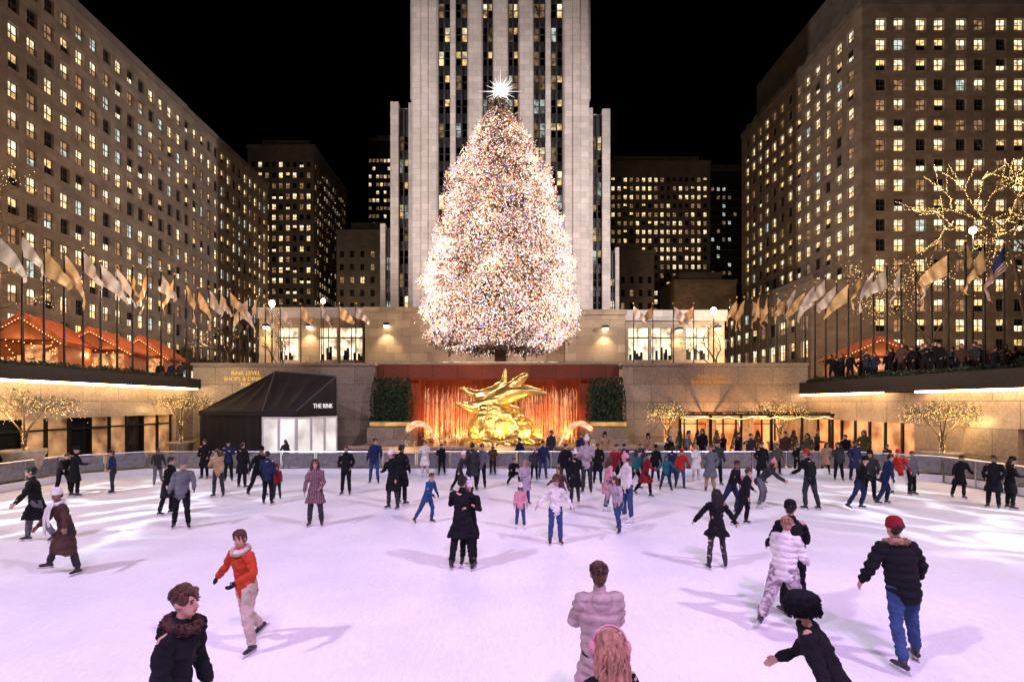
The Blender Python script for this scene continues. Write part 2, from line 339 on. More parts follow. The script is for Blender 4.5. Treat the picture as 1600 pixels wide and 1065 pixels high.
q=MB(); wn=facade(q,(57,140,0),(0,-1,0),46,PZ,26,grid(46,3.8,2.2),[(5.4,9.8),(11.8,15),(17,19.6),(21.4,23.6)],.35); q.quad((57,94,PZ),(64.8,94,PZ),(64.8,94,26),(57,94,26)); q.quad((57,94,26),(64.8,94,26),(64.8,140,26),(57,140,26)); q.obj('wall',M_tan,b)
place_windows(b,wn,{'lit':6,'dim':3,'up':1,'cool':1,'half':2,'dark':2})
q=MB(); q.box(56.7,57.3,93.8,140,25.9,26.8); q.obj('cornice',M_tan2,b)
def block(label,x0,x1,y0,y1,z1,sp,w,rsp,rh,wts,m,nm='office_building',side=None,seed=1,nind=100,first=8,last=3):
    b=thing(nm,label,'building'); q=MB()
    n=int((z1-last-first)/rsp)
    wn=facade(q,(x0,y0,0),(1,0,0),x1-x0,PZ,z1,grid(x1-x0,sp,w),rowsf(first,n,rsp,rh),.25)
    if side=='r': wn+=facade(q,(x1,y0,0),(0,1,0),y1-y0,PZ,z1,grid(y1-y0,sp,w),rowsf(first,n,rsp,rh),.25)
    else: q.quad((x1,y0,PZ),(x1,y1,PZ),(x1,y1,z1),(x1,y0,z1))
    q.quad((x0,y0,PZ),(x0,y1,PZ),(x0,y1,z1),(x0,y0,z1))
    q.quad((x0,y0,z1),(x1,y0,z1),(x1,y1,z1),(x0,y1,z1)); q.obj('wall',m,b)
    k=MB(); k.box(x0-.3,x1+.3,y0-.3,y1+.3,z1+.003,z1+1); k.obj('parapet',M_tan2,b)
    k=MB(); k.box(x0+3,x1-3,y0+4,y1-2,z1+1,z1+4.5); k.obj('roof_storey',M_tan2,b)
    wn=[t for t in wn if t[0].z>10]
    place_windows(b,wn,wts,nind,random.Random(seed)); return b
D1={'lit':3,'dim':3,'dark':4,'up':1,'low':1}
block('grey stepped office tower with lit strips rising behind the left block',-84,-62,170,206,88,2.3,1.3,3.5,1.9,D1,M_tan2,side='r',seed=2)
block('slim dark skyscraper with lit rows just left of the floodlit tower',-60,-48,232,250,122,1.7,1.25,3.6,1.6,{'lit':3,'dim':3,'dark':4},M_spand,seed=3)
block('low dark block between the slim skyscraper and the grey stepped tower',-48,-33,150,170,53,3,1.2,3.8,1.9,{'dark':8,'dim':2,'lit':1},M_tan2,seed=4)
block('wide dark office tower with dense lit windows right of the floodlit tower',42,82,200,225,97,2.4,1.3,3.4,1.8,{'lit':5,'dim':3,'dark':3,'up':1},M_tan2,seed=5)
block('dark glass tower with dim bluish rows beside the wide office tower',89,108,220,240,103,2.4,1.3,3.6,1.6,{'dim':2,'dark':6,'cool':1},M_spand,seed=6)
block('low grey block tucked against the right edge of the floodlit tower',32,45,150,168,47,2.6,1.1,3.8,1.9,{'dark':8,'dim':3},M_tan2,seed=7)
block('low amber lit building with few windows left of the right low wing',56,76,165,180,42,5,1.2,6.5,1.9,{'dark':6,'dim':3},M_tan,seed=8)
block('long low dark block behind the grey stepped tower',-112,-58,215,240,62,2.6,1.3,3.7,1.8,{'dark':5,'dim':3,'lit':2},M_tan2,seed=12,nind=40)
# ---------------------------------------------------------------- central tower
b=thing('skyscraper_tower','floodlit pale limestone skyscraper with vertical window strips behind the decorated tree','skyscraper')
def tower_slab(xl,xr,y,yb,z0,z1,strips,nm):
    q=MB(); xs=[xl]
    for c,w_ in strips: xs+= [c-w_/2,c+w_/2]
    xs.append(xr)
    for i in range(0,len(xs),2):
        prj=.0 if (i//2)%2 else .3; a_,c_=xs[i],xs[i+1]
        q.box(a_,c_,y-prj,y+.9,z0,z1)
        if c_-a_>1.6: q.box(a_+.22,c_-.22,y-prj-.18,y-prj-.003,z0,z1-1.2)
        if c_-a_>3.2: q.box((a_+c_)/2-.5,(a_+c_)/2+.5,y-prj-.34,y-prj-.183,z0,z1-2)
    q.box(xl,xr,y+.9,yb,z0,z1-.4); q.obj(nm,M_lime,b)
    s=MB(); W=[]
    for c,w_ in strips:
        s.box(c-w_/2,c+w_/2,y+.45,y+.9,z0,z1-.8)
        nrow=int((z1-z0-5)/3.75)
        for r in range(nrow):
            zz=z0+4+r*3.75
            if w_>1.5:
                for d in(-w_/4,w_/4): W.append((V((c+d,y+.36,zz)),0,w_/2-.12,2.35))
            else: W.append((V((c,y+.36,zz)),0,w_-.12,2.35))
            s.box(c-w_/2,c+w_/2,y+.3,y+.45,zz-1.75,zz-1.3)
            for f_ in range(int(w_/.25)): s.box(c-w_/2+.1+f_*.25,c-w_/2+.16+f_*.25,y+.22,y+.3,zz-1.9,zz-1.2)
        s.box(c-.07,c+.07,y+.1,y+.22,z0,z1-.8)
    s.obj('spandrel_panels',M_spand,b); return W
W=tower_slab(-13.8,13.8,80,110,PZ,95,[(-8.8,1.9),(-6.1,1.9),(-2.0,1.6),(2.0,1.6),(6.1,1.9),(8.8,1.9)],'central_shaft')
W+=tower_slab(-18,-13.803,84,112,PZ,52.5,[(-15.9,1.6)],'left_wing'); W+=tower_slab(13.803,18,84,112,PZ,51.5,[(15.9,1.6)],'right_wing')
W+=tower_slab(-20.6,-18.003,88,114,PZ,34,[(-19.3,.9)],'outer_wing'); W+=tower_slab(18.003,20.4,88,114,PZ,30,[(19.3,.9)],'outer_wing')
place_windows(b,W,{'dark':7,'lit':3,'up':3,'dim':4,'cool':2},rnd=random.Random(4))
q=MB(); q.box(-14.6,-13.803,83,110,52.5,95); q.obj('side_fin',M_lime,b); q=MB(); q.box(13.803,14.6,83,110,52.5,95); q.obj('side_fin',M_lime,b)
q=MB(); y=68
q.box(-18,-9,y,79.9,PZ,Z(482,y)); q.box(8.6,16.6,y,79.9,PZ,Z(486,y)); q.box(-9,8.6,y+1.5,79.9,PZ,Z(478,y)); q.box(-18.2,-9,y-.2,y,Z(488,y),Z(482,y)+.2); q.box(8.6,16.8,y-.2,y,Z(492,y),Z(486,y)+.2)
q.obj('podium',M_gran,b)
for i,xx in enumerate([-7.6,-5.6,-3.6,3.2,5.2,7.0]):
    s=MB(); s.box(xx-.8,xx+.8,y+1.3,y+1.45,PZ,8.8,1)
    for j in range(4): s.box(xx-.8,xx+.8,y+1.2,y+1.3,PZ+j*1.05,PZ+.08+j*1.05)
    for j in range(4): s.box(xx-.8+j*.52,xx-.76+j*.52,y+1.2,y+1.3,PZ,8.8)
    s.obj('entrance_window',[M_dark,E_warm],b)
def pavilion(label,px0,px1,Y,pt,wins):
    b=thing('shop_pavilion',label,'building'); x0,x1=X(px0,Y),X(px1,Y); zt=Z(pt,Y); cols=[(X(a,Y)-x0,X(c,Y)-x0) for a,c in wins]
    q=MB(); facade(q,(x0,Y,0),(1,0,0),x1-x0,PZ,zt,cols,[(Z(562,Y),Z(512,Y))],.5); q.quad((x0,Y,zt),(x1,Y,zt),(x1,Y+12,zt),(x0,Y+12,zt)); q.quad((x0,Y,PZ),(x0,Y+12,PZ),(x0,Y+12,zt),(x0,Y,zt)); q.quad((x1,Y,PZ),(x1,Y+12,PZ),(x1,Y+12,zt),(x1,Y,zt)); q.obj('wall',M_gran,b)
    q=MB(); q.box(x0-.3,x1+.3,Y-.35,Y,zt-1.2,zt+.3); q.obj('cornice',M_lime,b)
    for a,c in cols:
        s=MB(); aa,cc=x0+a,x0+c; s.box(aa,cc,Y+.45,Y+.5,Z(562,Y),Z(512,Y),1); n=max(2,int((cc-aa)/1.3))
        for j in range(n+1): xx=aa+(cc-aa)*j/n; s.box(xx-.05,xx+.05,Y+.35,Y+.45,Z(562,Y),Z(512,Y))
        s.box(aa,cc,Y+.35,Y+.45,Z(528,Y),Z(526,Y))
        for j in range(int((cc-aa)*2)):
            xx=random.uniform(aa+.2,cc-.2); hh=random.uniform(.5,2); s.box(xx-.15,xx+.2,Y+.38,Y+.44,Z(562,Y),Z(562,Y)+hh)
        s.obj('shop_window',[M_dark,E_shop],b)
pavilion('low stone shop front with lit display windows left of the tower base',405,568,72,484,[(434,466),(498,526),(530,566)])
pavilion('low stone shop front with lit glazing right of the tower base',978,1132,72,488,[(982,1014),(1018,1050),(1072,1108)])
E_lamp=emis('lamp_glass',(1,.86,.6),14)
for i,(px,py,Y,lab) in enumerate([(605,508,67.9,'wall lamp washing the left end of the tower podium'),(945,512,67.9,'wall lamp washing the right end of the tower podium'),(485,510,71.9,'wall lamp between the display windows left of the tower'),(1060,515,71.9,'wall lamp between the glazing right of the tower'),(418,510,71.9,'wall lamp at the far left end of the left shop front'),(1120,512,71.9,'wall lamp at the right end of the right shop front')]):
    p=at(px,py,Y); t=thing('wall_lamp',lab,'lamp',p,group='wall lamps on the tower base')
    s=MB(); s.box(-.35,.35,-.75,0,-.1,.25); s.obj('lamp_bracket',M_dark,t); s=MB(); s.box(-.3,.3,-.7,-.1,-.3,-.1); s.obj('lamp_glass',E_lamp,t)
    light('SPOT',p+V((0,-.9,-.5)),900,(1,.72,.42),.1,p+V((0,.5,-6)),95,.8,name='wall_lamp_light')
for px,py,Y,lab,pw in [(425,474,46,'bright street lamp above the left flagpoles',700),(1115,485,46,'bright street lamp above the right flagpoles',700),(1520,360,42,'brightest street lamp high among the branches on the right',1300),(505,470,60,'small street lamp in front of the left shop front',300)]:
    p=at(px,py,Y); t=thing('street_lamp',lab,'street lamp',(p.x,p.y,PZ)); h=p.z-PZ
    s=MB(); s.tube([(0,0,0),(0,0,.8),(0,0,h-.3)],[.16,.08,.05],n=8); s.obj('lamp_post',M_dark,t,True)
    s=MB(); s.ell((0,0,h),(.26,.26,.3)); s.obj('lamp_globe',E_lamp,t,True)
    light('POINT',p+V((0,-.5,0)),pw,(1,.9,.7),.2,name='street_lamp_light')
# ---------------------------------------------------------------- rink walls
def solid(nm,label,m,boxes,cat='wall'):
    q=MB(); [q.box(*bx) for bx in boxes]; return tag(q.obj(nm,m),label,cat)
E_strip=emis('led_strip',(1,.66,.33),26,sample=True)
E_inside=emis('restaurant_glow',(1,.42,.16),.6,1.0,1.1,low=.12)
E_pane_refl=emis('cafe_glow',(1,.55,.25),.16,2.0,1.4,low=.1)  # warm reflections on dark glass, put into the panes as a faint glow
t=thing('rink_side_wall','granite wall with glowing ledge and dark glazing along the left of the rink','wall')
q=MB(); facade(q,(-19.4,-4,0),(0,1,0),36.4,0,4.1,[(3,8),(9,14),(15.5,21),(23.8,34.6)],[(.25,2.55)],.4); q.obj('granite_face',M_gran,t)
for j,(ya,yb) in enumerate([(-1,4),(5,10),(11.5,17),(19.8,30.6)]):
    s=MB(); n=int((yb-ya)/1.1)
    for k in range(n): s.quad((-19.79,ya+(yb-ya)*k/n,.25),(-19.79,ya+(yb-ya)*(k+1)/n,.25),(-19.79,ya+(yb-ya)*(k+1)/n,2.55),(-19.79,ya+(yb-ya)*k/n,2.55),1 if (k*7+j)%3==0 else 2)
    for k in range(n+1): yy=ya+(yb-ya)*k/n; s.box(-19.78,-19.66,yy-.05,yy+.05,.25,2.55)
    s.box(-19.78,-19.66,ya,yb,2.0,2.08); s.obj('glazing',[M_dark,M_glassd,E_pane_refl],t)
q=MB(); q.box(-20.6,-18.85,-4.2,32.2,4.14,4.72); q.obj('projecting_ledge',M_dark,t)
q=MB(); q.box(-19.02,-18.92,-4,32,4.05,4.137); q.obj('light_strip',E_strip,t)
t=thing('rink_side_wall','granite wall with glowing ledge and glazing along the right of the rink','wall')
q=MB(); facade(q,(19.4,36,0),(0,-1,0),40,0,3.72,[(4.2,12),(16.8,24),(26,31)],[(.25,2.25)],.4); q.obj('granite_face',M_gran,t)
for j,(yb,ya) in enumerate([(31.8,24),(19.2,12),(10,5)]):
    s=MB(); s.box(19.78,19.9,ya,yb,.25,2.25,1); n=int((yb-ya)/1.1)
    for k in range(n+1): yy=ya+(yb-ya)*k/n; s.box(19.66,19.78,yy-.05,yy+.05,.25,2.25)
    s.obj('glazing',[M_dark,[E_inside,E_pane_refl,M_glassd][j]],t)
q=MB(); q.box(18.85,20.6,-4.2,34.5,3.77,4.5); q.obj('projecting_ledge',M_dark,t)
for ya,yb in((-4,23.4),(25.4,33.8)):
    q=MB(); q.box(18.92,19.02,ya,yb,3.68,3.765); q.obj('light_strip',E_strip,t)
solid('near_wall','granite wall closing the near side of the rink',M_gran,[(-19.4,19.4,-4.8,-4.4,0,PZ)])
E_gl=emis('gold_letter_light',(1,.60,.12),.7)  # gold letters carry a glow of their own in place of light on them
t=thing('rink_back_wall','granite wall with gold lettering behind the dark tent','wall')
q=MB(); q.box(-19.4,-8.0,32.3,36.2,0,5.6); q.obj('granite_face',M_gran,t); q=MB(); q.box(-19.5,-7.9,32.2,33,5.603,5.75); q.obj('coping',M_gran,t)
for s_,py in(('RINK LEVEL',583),('SHOPS & DINING',592),('FIVE',601)): text(s_,.36,(X(384,32.28),32.28,Z(py,32.28)),(R(90),0,0),E_gl,t)
t=thing('rink_back_wall','granite wall with faint amber lettering above the right terrace opening','wall')
q=MB(); facade(q,(7.7,32.3,0),(1,0,0),11.7,0,5.6,[(2.6,11.0)],[(.02,2.25)],1.2); q.quad((7.7,32.3,5.6),(19.4,32.3,5.6),(19.4,36.2,5.6),(7.7,36.2,5.6)); q.obj('granite_face',M_gran,t)
q=MB(); q.box(7.6,19.4,32.2,33,5.603,5.75); q.obj('coping',M_gran,t)
for s_,py in(('RINK LEVEL',588),('SHOPS & DINING',597)): text(s_,.34,(X(1112,32.28),32.28,Z(py,32.28)),(R(90),0,0),emis('faint_letter_light',(1,.42,.05),.3),t)  # faint glow put into these letters to keep them visible
s=MB(); s.box(10.3,18.7,33.4,33.5,.02,2.25,1)
for k in range(11): s.box(10.3+k*.84-.04,10.3+k*.84+.04,33.3,33.4,.02,2.25)
s.box(10.3,18.7,33.3,33.4,1.85,1.92); s.obj('terrace_glazing',[M_dark,E_inside],t)
for k in range(4):
    s=MB(); x=10.9+k*2.4; n=14
    for j in range(n):
        a=x+j*.05; s.quad((a,33.2+.05*(j%2),.02),(a+.05,33.2+.05*((j+1)%2),.02),(a+.05,33.2+.05*((j+1)%2),2.24),(a,33.2+.05*(j%2),2.24))
    s.obj('curtain',mat('linen_curtain',(.5,.38,.28),.9),t)
t=thing('terrace_pergola','dark pergola strung with small bulbs over the right terrace','pergola'); s=MB()
for k in range(6): s.box(10.3+k*1.75-.05,10.35+k*1.75+.05,29.4,29.5,0,2.5)
s.box(10.2,19.2,29.4,29.5,2.5,2.62)
for k in range(12): s.box(10.3+k*.78,10.38+k*.78,29.4,32.3,2.62,2.7)
s.obj('frame',M_dark,t); s=MB()
for k in range(200):
    u=k/200; s.octa((10.3+u*8.8,29.35,2.45-.14*abs(math.sin(u*20))),.022); s.octa((10.3+u*8.8,30.6+random.uniform(-1,1),2.58),.022)
E_bulb=emis('bulb_warm',(1,.62,.22),5)
o=s.obj('string_lights',E_bulb,t); o['kind']='stuff'
light('POINT',(13,31,2),240,(1,.5,.2),.1,name='terrace_light'); light('POINT',(17,31,2),240,(1,.5,.2),.1,name='terrace_light')
t=thing('fountain_wall','red granite wall with recess behind the gilded sculpture','wall')
q=MB(); q.box(-8,-5.3,33.6,36.2,0,5.6); q.box(5.2,7.7,33.6,36.2,0,5.6); q.box(-5.3,5.2,34.6,36.2,0,5.6); q.box(-8,7.7,33.2,33.6,4.75,5.7); q.obj('red_granite_face',M_red,t)
q=MB(); q.box(-8.0,7.7,33.1,33.9,5.703,5.85); q.obj('coping',M_gran,t)
for a_,c_ in((-7.98,-5.4),(5.3,7.68)):
    q=MB(); q.box(a_,c_,30.6,33.6,0,1.75); q.obj('side_plinth',M_gran,t)
def leafy(s,x0,x1,y0,y1,z0,z1,n,sz,mi=2):
    for i in range(n):
        p=V((random.uniform(x0,x1),random.uniform(y0,y1),random.uniform(z0,z1)))
        k=noise.noise(p*1.3); p.y+=k*.25; p.z+=k*.3
        s.leaf(p,sz*random.uniform(.6,1.4),random.randrange(mi))
M_lf=mat('dark_leaf',(.018,.04,.014),.6,bump=0); M_lf2=mat('mid_leaf',(.035,.065,.018),.6,bump=0)
E_edge=emis('planter_edge_light',(1,.55,.14),.5,.4,1.5,sample=True)  # gold light on the planter edge, made as a glowing strip
for x0,x1,lab in((-7.9,-5.5,'clipped dark evergreen hedge in a lit planter left of the fountain'),(5.4,7.6,'clipped dark evergreen hedge in a lit planter right of the fountain')):
    t=thing('hedge_planter',lab,'hedge'); s=MB(); s.box(x0,x1,31,33.2,1.753,2.1); s.obj('planter_box',M_gran,t)
    s=MB(); s.box(x0,x1,30.9,30.998,1.84,2.06); s.obj('lit_edge',E_edge,t)
    s=MB(); s.box(x0+.25,x1-.25,31.6,32.8,2.1,4.3,0)
    for k in range(7):
        xx=x0+.2+(x1-x0-.4)*k/6
        for i in range(420):
            h=random.random(); r=.27*(1-h**3)+.05; a=random.random()*6.28; s.leaf((xx+r*math.cos(a),31.5+r*math.sin(a),2.1+h*2.7),.09,random.randrange(2))
    s.obj('foliage',[M_lf,M_lf2],t)
t=thing('fountain_basin','granite fountain basin with gold lit front wall below the sculpture','fountain')
q=MB(); q.box(-8,7.7,26.6,27.0,0,.82); q.box(-8,-7.6,27,30.6,0,.82); q.box(7.3,7.7,27,30.6,0,.82); q.box(-8.1,7.8,26.5,27.1,.823,.95); q.obj('basin_wall',M_gran,t)
q=MB(); q.quad((-7.6,27,.7),(7.3,27,.7),(7.3,34.6,.7),(-7.6,34.6,.7)); q.obj('water',mat('fountain_water',(.10,.05,.02),.05,bump=.8,bscale=6,spec=.8),t)
E_wat=emis('lit_falling_water',(1,.52,.22),.5,1.6,2.0,low=.04)  # orange lamp light on the falling water, put in as its own glow
E_jet=emis('lit_water_jet',(1,.60,.34),.7,.8,4,low=.3)  # light on the jets likewise put into the water as emission
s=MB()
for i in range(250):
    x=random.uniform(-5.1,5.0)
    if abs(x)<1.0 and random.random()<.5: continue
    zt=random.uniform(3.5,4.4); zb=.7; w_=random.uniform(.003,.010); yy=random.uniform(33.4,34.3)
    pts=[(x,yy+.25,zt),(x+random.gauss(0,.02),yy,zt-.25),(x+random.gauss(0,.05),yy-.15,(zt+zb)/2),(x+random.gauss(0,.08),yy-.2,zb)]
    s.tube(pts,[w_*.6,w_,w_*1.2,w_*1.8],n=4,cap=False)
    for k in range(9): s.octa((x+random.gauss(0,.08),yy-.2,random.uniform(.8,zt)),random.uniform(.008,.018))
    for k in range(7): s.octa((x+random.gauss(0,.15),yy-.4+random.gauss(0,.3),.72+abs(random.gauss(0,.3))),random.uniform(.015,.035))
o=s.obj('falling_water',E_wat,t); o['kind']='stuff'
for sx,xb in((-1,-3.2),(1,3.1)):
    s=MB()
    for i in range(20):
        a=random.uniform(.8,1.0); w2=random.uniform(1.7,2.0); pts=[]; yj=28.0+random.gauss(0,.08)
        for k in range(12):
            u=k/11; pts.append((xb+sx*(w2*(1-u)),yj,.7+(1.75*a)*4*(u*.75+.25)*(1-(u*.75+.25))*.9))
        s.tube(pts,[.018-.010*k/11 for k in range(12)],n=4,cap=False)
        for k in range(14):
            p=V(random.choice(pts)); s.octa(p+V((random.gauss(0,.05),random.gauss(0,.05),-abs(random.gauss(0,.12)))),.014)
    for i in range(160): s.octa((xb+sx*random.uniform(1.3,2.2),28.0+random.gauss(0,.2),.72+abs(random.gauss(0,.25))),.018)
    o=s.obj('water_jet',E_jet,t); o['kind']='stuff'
for x in(-4.4,-2.6,2.5,4.3): light('SPOT',(x,32.9,.9),900,(1,.38,.11),.1,(x,34.6,3.2),115,.9,name='fountain_uplight')
for x,y in((-3.5,27.3),(3.5,27.3),(0,26.9)): light('SPOT',(x,y,1.1),1150,(1,.66,.25),.15,(0,29.3,3.0),58,.7,name='sculpture_uplight')
for x in(-5,0,5): light('SPOT',(x,25.4,.3),190,(1,.60,.18),.1,(x,26.8,.5),120,.9,name='basin_uplight')
# ---------------------------------------------------------------- voxel finishing
def voxelise(items):
    obs=[]
    for mb,vx,sm in items:
        me=mb.mesh('tmp',[]); o=bpy.data.objects.new('tmp',me); SC.objects.link(o)
        r=o.modifiers.new('r','REMESH'); r.mode='VOXEL'; r.voxel_size=vx; r.use_smooth_shade=True
        if sm: k=o.modifiers.new('s','SMOOTH'); k.factor=.5; k.iterations=sm
        obs.append(o)
    bpy.context.view_layer.update(); dg=bpy.context.evaluated_depsgraph_get(); out=[]
    for o in obs:
        me=bpy.data.meshes.new_from_object(o.evaluated_get(dg),depsgraph=dg); me.materials.clear()
        me.polygons.foreach_set('use_smooth',[True]*len(me.polygons)); out.append(me)
    for o in obs: bpy.data.objects.remove(o)
    return out
def displace(me,fn):
    nr=[v.normal.copy() for v in me.vertices]
    for v,nn in zip(me.vertices,nr): v.co=v.co+nn*fn(v.co)
    me.update()
# plain stand-in: abstract flowing gilded forms over a rounded boulder
t=thing('gilded_sculpture','gilded abstract sculpture of sweeping curved forms over a rounded boulder in the fountain','sculpture',(0,29.3,0))
q=MB(); q.ell((0,0,1.7),(1.95,1.25,1.25)); q.ell((-.1,0,2.5),(1.45,.95,.75)); q.ell((.5,.1,.95),(1.9,1.25,.65)); q.ell((-.4,-.2,.85),(2.0,1.15,.55))
boulder=q
q=MB()
q.tube([(-2.5,-.1,3.2),(-1.6,-.3,2.95),(-.5,-.3,3.2),(.5,-.2,3.75),(1.5,-.2,3.95),(2.6,-.3,3.75)],[(.10,.08),(.34,.22),(.50,.36),(.52,.36),(.34,.22),(.10,.07)],ref=(0,.3,1),n=14)
q.tube([(-2.3,.2,4.1),(-1.4,.25,3.7),(-.5,.1,3.8),(.2,.0,4.4),(.3,.0,5.2)],[(.08,.06),(.30,.14),(.38,.2),(.30,.18),(.07,.06)],ref=(0,.4,1),n=14)
q.tube([(.4,-.1,3.8),(1.0,-.1,4.4),(1.5,-.1,4.85)],[(.45,.3),(.34,.26),(.16,.14)],ref=(1,0,0),n=14)
q.tube([(-.4,-.6,3.1),(.3,-.9,2.4),(.9,-1.05,1.6),(.7,-1.15,1.0)],[(.3,.14),(.40,.15),(.34,.13),(.18,.1)],ref=(1,0,0),n=12)
q.tube([(-.9,-.6,3.0),(-1.1,-.95,2.3),(-1.2,-1.1,1.6)],[(.24,.12),(.30,.13),(.12,.08)],ref=(1,0,0),n=12)
meb,mef=voxelise([(boulder,.05,2),(q,.04,2)]); meb.materials.append(M_gold); mef.materials.append(M_gold)
displace(meb,lambda c:.11*noise.noise(c*2.2)+.05*noise.noise(c*6)); displace(mef,lambda c:.03*noise.noise(V((c.x*1.5,c.y*5,c.z*6))))
link('boulder',meb,t); link('sweeping_forms',mef,t)
# ---------------------------------------------------------------- tent
M_canv=mat('black_canvas',(.022,.021,.022),.7,bump=.35,bscale=5,var=.2,scale=1,spec=.2)
t=thing('canvas_tent','black canvas entrance tent with white glazed doors at the left of the fountain','tent')
Lp=V((X(312,28),28,0)); C1=V((X(410,26),26,0)); C2=V((X(463,25.6),25.6,0)); Rr=V((X(526,28.4),28.4,0)); Bk=V((X(430,31.5),31.5,0))
e=2.78
def hz(p,z): return V((p.x,p.y,z))
B1=hz(Bk,Z(580,31.5)); B2=hz(Rr,Z(588,28.4))
def sagpatch(s,a,b_,c,d,n=10,sag=.16):
    for i in range(n):
        for j in range(n):
            def P(u,v):
                p=a.lerp(b_,u).lerp(d.lerp(c,u),v); return p-V((0,0,sag*math.sin(math.pi*v)*(.35+.65*abs(math.sin(math.pi*3*u)))))
            s.quad(P(i/n,j/n),P((i+1)/n,j/n),P((i+1)/n,(j+1)/n),P(i/n,(j+1)/n))
s=MB(); sagpatch(s,hz(Lp,e),hz(C1,e),B1,B1,12); sagpatch(s,hz(C1,e),hz(C2,e),B2,B1,12); s.poly([hz(C2,e+.0),hz(Rr,e),B2]); s.poly([hz(Lp,e),B1,hz(Bk,0),Lp])
s.poly([hz(Rr,0),hz(Rr,e),B2,B1,hz(Bk,0)]); s.obj('roof',M_canv,t,True)
for a_,c_ in((hz(C2,e),B2),(B1,B2),(hz(Rr,e),B2),(hz(C1,e),B1)):
    s=MB(); s.tube([a_+V((0,-.03,.03)),c_+V((0,-.03,.03))],[.02,.02],n=6); s.obj('seam',mat('grey_piping',(.10,.10,.105),.5,bump=0),t)
s=MB(); n=26
for i in range(n):
    nn=V(((C1-Lp).normalized().y,-(C1-Lp).normalized().x,0)); f0=nn*(.07*math.sin(i*1.9)); f1=nn*(.07*math.sin((i+1)*1.9)); a_=Lp.lerp(C1,i/n); c_=Lp.lerp(C1,(i+1)/n); s.quad(a_+f0,c_+f1,hz(c_,e),hz(a_,e))
s.obj('side_wall',M_canv,t,True)
d=V((0,-.09,0))
s=MB()
for a,c in((Lp,C1),(C1,C2),(C2,Rr)):
    a=a+d; c=c+d; s.poly([hz(a,e-.22),hz(c,e-.22),hz(c,e+.02),hz(a,e+.02)])
s.obj('valance',M_canv,t)
E_door=emis('lit_door_glass',(1,.96,.9),.6,.5,.8,low=.5)
for a,c,n in((C1,C2,2),(C2,Rr,3)):
    for i in range(n):
        p=a.lerp(c,i/n); r=a.lerp(c,(i+1)/n); s=MB(); u=(r-p).normalized(); ang=math.atan2(u.y,u.x); T=Matrix.Translation(p)@Matrix.Rotation(ang,4,'Z'); l=(r-p).length
        s.box(0,.07,-.05,.05,0,e-.26,0,T); s.box(l-.07,l-.005,-.05,.05,0,e-.26,0,T); s.box(.07,l-.07,-.05,.05,e-.36,e-.26,0,T); s.box(.07,l-.07,-.05,.05,0,.15,0,T); s.box(.07,l-.07,0,.02,.15,e-.36,1,T)
        s.obj('door',[M_white,E_door],t)
u=(Rr-C2).normalized(); pc=C2.lerp(Rr,.62)+V((u.y,-u.x,0))*.06; text('THE RINK',.34,hz(pc,e+.28),(R(90),0,math.atan2(u.y,u.x)),emis('white_letter',(1,1,1),.8),t)
# ---------------------------------------------------------------- rink barriers
def barrier(label,p0,p1):
    p0=V(p0); p1=V(p1); t=thing('rink_barrier',label,'barrier',p0,math.atan2((p1-p0).y,(p1-p0).x)); l=(p1-p0).length
    n=max(2,round(l/1.5))
    for i in range(n+1):
        s=MB(); x=l*i/n; s.tube([(x,0,0),(x,0,1.0)],[.028,.028],n=8); s.box(x-.07,x+.07,-.07,.07,0,.02); s.obj('post',M_steel,t)
    s=MB(); s.tube([(0,0,1.03),(l,0,1.03)],[.03,.03],n=8); s.obj('hand_rail',M_steel,t)
    s=MB(); s.box(0,l,-.10,-.075,.004,.28); s.obj('kick_board',M_white,t)
    for i in range(n):
        s=MB(); x=l*i/n; s.box(x+.06,x+l/n-.06,-.012,.012,.36,.97); s.obj('infill_panel',mat('perforated_panel',(.22,.22,.24),.35,.6,bump=0),t)
barrier('long steel railing along the far edge of the ice in front of the fountain',(-15.9,23.05,0),(15.9,23.05,0))
barrier('steel railing along the left edge of the ice',(-18.05,2,0),(-18.05,20.9,0))
barrier('steel railing along the right edge of the ice',(18.05,2,0),(18.05,20.9,0))
barrier('short angled steel railing at the far left corner of the ice',(-18.05,20.9,0),(-15.9,23.05,0))
barrier('short angled steel railing at the far right corner of the ice',(15.9,23.05,0),(18.05,20.9,0))
# ---------------------------------------------------------------- christmas tree
TY=44; zb=Z(546,TY); zt=Z(160,TY); prof=[(0,4.2),(.05,5.9),(.13,6.5),(.3,6.0),(.5,5.2),(.65,4.5),(.8,3.2),(.9,1.9),(1,.3)]
def rad(t_):
    for (a,ra),(c,rc) in zip(prof,prof[1:]):
        if t_<=c: return ra+(rc-ra)*(t_-a)/(c-a)
    return .2
t=thing('christmas_tree','giant conifer covered in thousands of coloured lights in front of the tower','tree',(0,TY,PZ))
s=MB(); s.tube([(0,0,0),(0,0,3),(0,0,14),(0,0,zt-PZ)],[.55,.5,.3,.05],n=12); s.obj('trunk',mat('conifer_bark',(.12,.08,.05),.9),t,True)
fol=MB(); bul=MB(); lh=zb-PZ; hh=zt-zb
cols=[((1,.64,.38),1.3),((1,.48,.24),1.1),((1,.82,.66),1.5),((1,.26,.20),1.1),((.30,.46,1),1.4),((.35,.80,.55),1.05),((1,.46,.60),1.25),((.80,.74,1),1.4),((1,.95,.88),5)]
cw=[27,17,22,6,11,5,8,7,3.5]
def edge(a,tt): return .93+.24*noise.noise(V((math.cos(a)*2.6,math.sin(a)*2.6,tt*16)))
